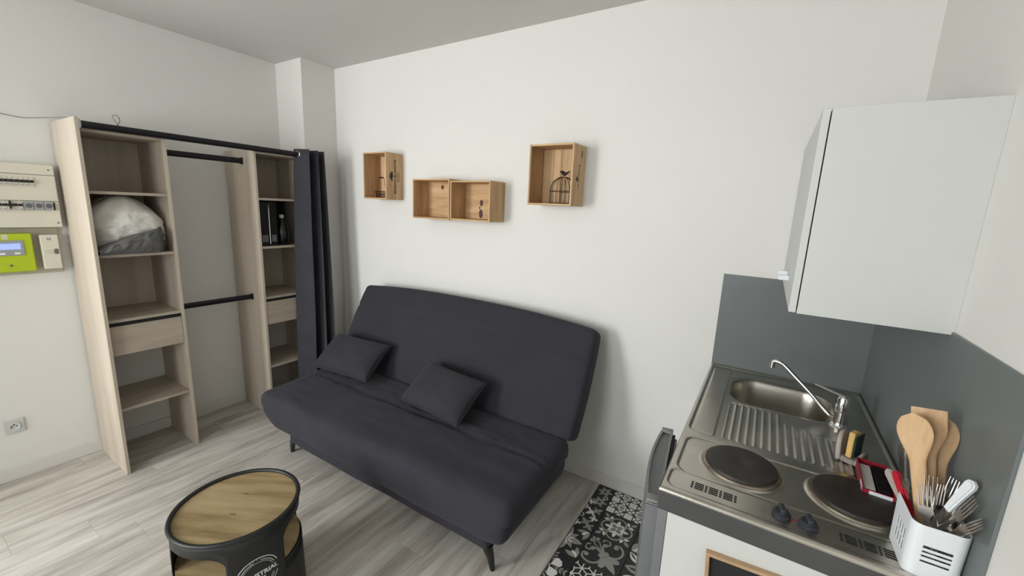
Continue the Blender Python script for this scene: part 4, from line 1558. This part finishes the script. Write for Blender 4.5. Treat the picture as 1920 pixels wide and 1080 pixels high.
for z in rows:
    f = 1 + .05 * (z - hz0) / (hz1 - hz0)
    gv.append([bm.verts.new((min(3.913, hc.x + (p.x - hc.x) * f), hc.y + (p.y - hc.y) * f, z)) for p in dense])
for j in range(len(rows) - 1):
    zc = (rows[j] + rows[j + 1]) / 2
    for i in range(nd):
        i2 = (i + 1) % nd
        mid = (dense[i] + dense[i2]) / 2
        if is_slot(mid, zc):
            continue
        bm.faces.new((gv[j][i], gv[j][i2], gv[j + 1][i2], gv[j + 1][i]))
bm.faces.new(gv[0][::-1])
bmesh.ops.delete(bm, geom=[v for v in bm.verts if not v.link_faces], context='VERTS')
ho = obj('holder_shell', bm, M_WHITEPL, ch, smooth=True, angle=40)
md = ho.modifiers.new('thickness', 'SOLIDIFY')
md.thickness = .0012
md.offset = -1

# utensils: each has a foot point inside the holder and a tip above it
def uten_mx(foot, tip, face):
    f, t = Vector(foot), Vector(tip)
    z = (t - f).normalized()
    n_ = Vector(face)
    n_ = (n_ - z * n_.dot(z)).normalized()
    x = n_.cross(z)
    m = Matrix((x, n_, z)).transposed().to_4x4()    # local x = across, y = face normal, z = along
    m.translation = f
    return m, (t - f).length
FACE = (-.35, -.92, .10)

def wooden(kind, label, foot, tip, face=FACE, w_=.062):
    t = thing('wooden_spoon' if kind == 'spoon' else 'wooden_spatula', label, 'spoon' if kind == 'spoon' else 'spatula', foot, 'wooden utensils in the cutlery holder')
    m, L = uten_mx(foot, tip, face)
    pts_r, n = [], 26
    hl = .085
    bm = bmesh.new()
    rings = []
    for i in range(n + 1):
        s = i / n
        z = L * s
        d = L - z
        if kind == 'spoon':
            if d < hl:
                q = d / hl
                hw = w_ / 2 * math.sqrt(max(0.0, 1 - (2 * min(q, .5) - 1) ** 2)) if q < .5 else w_ / 2 * (1 - .56 * sst(.5, 1.35, q))
                hw = max(hw, .002)
            else:
                hw = w_ / 2 * (1 - .56 * sst(.5, 1.35, d / hl))
        else:
            hw = w_ / 2 * (1 - .58 * sst(.5, 1.3, d / hl))
        th = .0065 if d > hl else .0035 + .003 * sst(.3, 1, d / hl)
        if kind != 'spoon' and i == n:
            th = .0015
        ring_ = []
        for k in range(12):
            a = 2 * PI * k / 12
            cx_ = math.copysign(abs(math.cos(a)) ** .6, math.cos(a)) * hw
            cy_ = math.copysign(abs(math.sin(a)) ** .8, math.sin(a)) * th / 2 * (1.0)
            if kind == 'spoon' and d < hl and cy_ > 0:
                cy_ -= .003 * (1 - (cx_ / (hw + 1e-6)) ** 2) * math.sin(PI * min(1, d / hl))
            ring_.append(bm.verts.new(m @ Vector((cx_, cy_, z))))
        rings.append(ring_)
    for a, b in zip(rings, rings[1:]):
        for k in range(12):
            bm.faces.new((a[k], a[(k + 1) % 12], b[(k + 1) % 12], b[k]))
    bm.faces.new(rings[0][::-1])
    bm.faces.new(rings[-1])
    bmesh.ops.recalc_face_normals(bm, faces=bm.faces)
    obj('handle_and_head', bm, M_WOODSP, t, smooth=True, angle=50)
    return t

def fork(label, foot, tip, face, L_t=.046, w_=.024, m_=M_CUTLERY):
    t = thing('fork', label, 'fork', foot, 'forks in the cutlery holder')
    m, L = uten_mx(foot, tip, face)
    bm = bmesh.new()
    # handle and neck as a flat swept strip with thickness
    prof = [(0, .0085), (.02, .0105), (.05, .0085), (L - .095, .0042), (L - .085, .0038), (L - .070, .0065), (L - .060, w_ / 2), (L - L_t, w_ / 2)]
    pts = [(p[1], p[0]) for p in prof] + [(-p[1], p[0]) for p in reversed(prof)]
    mm = m @ Matrix(((1, 0, 0, 0), (0, 0, 1, 0), (0, 1, 0, 0), (0, 0, 0, 1)))
    prism(bm, pts, -.0009, .0009, mm)
    obj('handle', bm, m_, t, smooth=True, angle=30)
    bm = bmesh.new()
    for k in range(4):
        xo = -w_ / 2 + .002 + k * (w_ - .004) / 3
        tube(bm, [m @ Vector((xo, 0, L - L_t - .001)), m @ Vector((xo, .0015, L - L_t * .5)), m @ Vector((xo * .96, .004, L))], [.0017, .0016, .0008], 6)
    obj('tines', bm, m_, t, smooth=True)
    return t

def knife(label, foot, tip, face, hmat, hl, bw=.016, tip_round=True, name='knife'):
    """stands blade down: handle is what shows"""
    t = thing(name, label, 'knife', foot)
    m, L = uten_mx(foot, tip, face)
    mm = m @ Matrix(((1, 0, 0, 0), (0, 0, 1, 0), (0, 1, 0, 0), (0, 0, 0, 1)))
    bm = bmesh.new()
    prism(bm, [(-.002, 0), (bw * .4, .012), (bw * .5, L - hl), (-bw * .5, L - hl), (-bw * .5, .02)], -.0007, .0007, mm)
    obj('blade', bm, M_CUTLERY, t)
    bm = bmesh.new()
    pts = [(.0065, L - hl - .004), (.0095, L - hl * .5), (.0105, L - .012), (.008, L - .004), (0, L), (-.008, L - .004), (-.0105, L - .012), (-.0085, L - hl * .5), (-.0065, L - hl - .004)]
    prism(bm, pts, -.006, .006, mm, bev=.003)
    obj('handle', bm, hmat, t, smooth=True, angle=30)
    return t

wooden('spoon', 'wooden spoon with an egg-shaped head, front and leftmost of the three', (3.868, -1.085, .955), (3.816, -1.020, 1.226), (-.45, -.85, .25), .062)
wooden('spatula', 'square-ended wooden spatula between the two wooden spoons', (3.878, -1.060, .955), (3.850, -.985, 1.232), (-.35, -.90, .2), .060)
wooden('spoon', 'wooden spoon with a rounded head, rearmost and rightmost of the three', (3.888, -1.048, .955), (3.884, -.965, 1.214), (-.25, -.95, .2), .054)
fork('fork standing frontmost with tines up, left of the other forks', (3.868, -1.125, .93), (3.842, -1.088, 1.095), (-.35, -.85, .4))
fork('fork standing upright behind the frontmost fork', (3.872, -1.095, .93), (3.858, -1.060, 1.108), (-.35, -.85, .4))
fork('fork leaning right above the white knife handle', (3.858, -1.080, .93), (3.898, -1.058, 1.112), (-.75, -.4, .5))
fork('fork leaning lowest to the right over the holder edge', (3.862, -1.090, .965), (3.904, -1.188, 1.096), (-.5, -.45, .75))
fork('dull fork between the white knife handle and the lowest fork', (3.856, -1.090, .95), (3.903, -1.148, 1.120), (-.6, -.35, .7))
fork('fork half hidden in the middle of the cutlery', (3.876, -1.110, .93), (3.870, -1.075, 1.100), (.5, -.8, .3))
knife('knife with a rounded white handle leaning to the right', (3.850, -1.080, .935), (3.900, -1.122, 1.146), (-.6, -.5, .65), M_WHITEPL, .085)
knife('knife with a flat red handle leaning left out of the holder', (3.862, -1.120, .945), (3.815, -1.005, 1.070), (-.85, -.2, .5), M_REDPL, .095)
knife('knife with a pale grey end leaning left behind the red handle', (3.868, -1.100, .945), (3.806, -.985, 1.060), (-.85, -.2, .5), M_SPONGEH, .080)
# serving spoon handle (silver) leaning left of the wooden spoons
knife('knife with a broad steel blade end standing left behind the wooden spoons', (3.850, -1.060, .94), (3.812, -1.022, 1.146), (-.8, -.5, .1), M_CUTLERY, .080)
t = thing('serving_spoon', 'steel serving spoon lying low across the middle of the cutlery', 'spoon', (3.86, -1.12, .95))
m, L = uten_mx((3.852, -1.128, .955), (3.898, -1.100, 1.072), (-.55, -.45, .7))
bm = bmesh.new()
def spn(x, y, z):
    return m @ Vector((x * 1.0, y - .006 * (1 - (x / .019) ** 2) * (1 - ((z) / .030) ** 2), L - .032 + z))
mm = m @ Matrix(((1, 0, 0, 0), (0, 0, 1, 0), (0, 1, 0, 0), (0, 0, 0, 1)))
prism(bm, [(.006, 0), (.003, L - .07), (-.003, L - .07), (-.006, 0)], -.001, .001, mm)
obj('handle', bm, M_CUTLERY, t)
bm = bmesh.new()
NR, NS = 6, 20
ctr = bm.verts.new(m @ Vector((0, -.007, L - .035)))
rings = []
for i in range(1, NR + 1):
    q = i / NR
    rings.append([bm.verts.new(m @ Vector((.019 * q * math.cos(2 * PI * k / NS), -.007 * (1 - q * q), L - .035 + .033 * q * math.sin(2 * PI * k / NS)))) for k in range(NS)])
for k in range(NS):
    bm.faces.new((ctr, rings[0][k], rings[0][(k + 1) % NS]))
    for a, b in zip(rings, rings[1:]):
        bm.faces.new((a[k], b[k], b[(k + 1) % NS], a[(k + 1) % NS]))
so = obj('bowl', bm, M_CUTLERY, t, smooth=True)
md = so.modifiers.new('thickness', 'SOLIDIFY')
md.thickness = .001
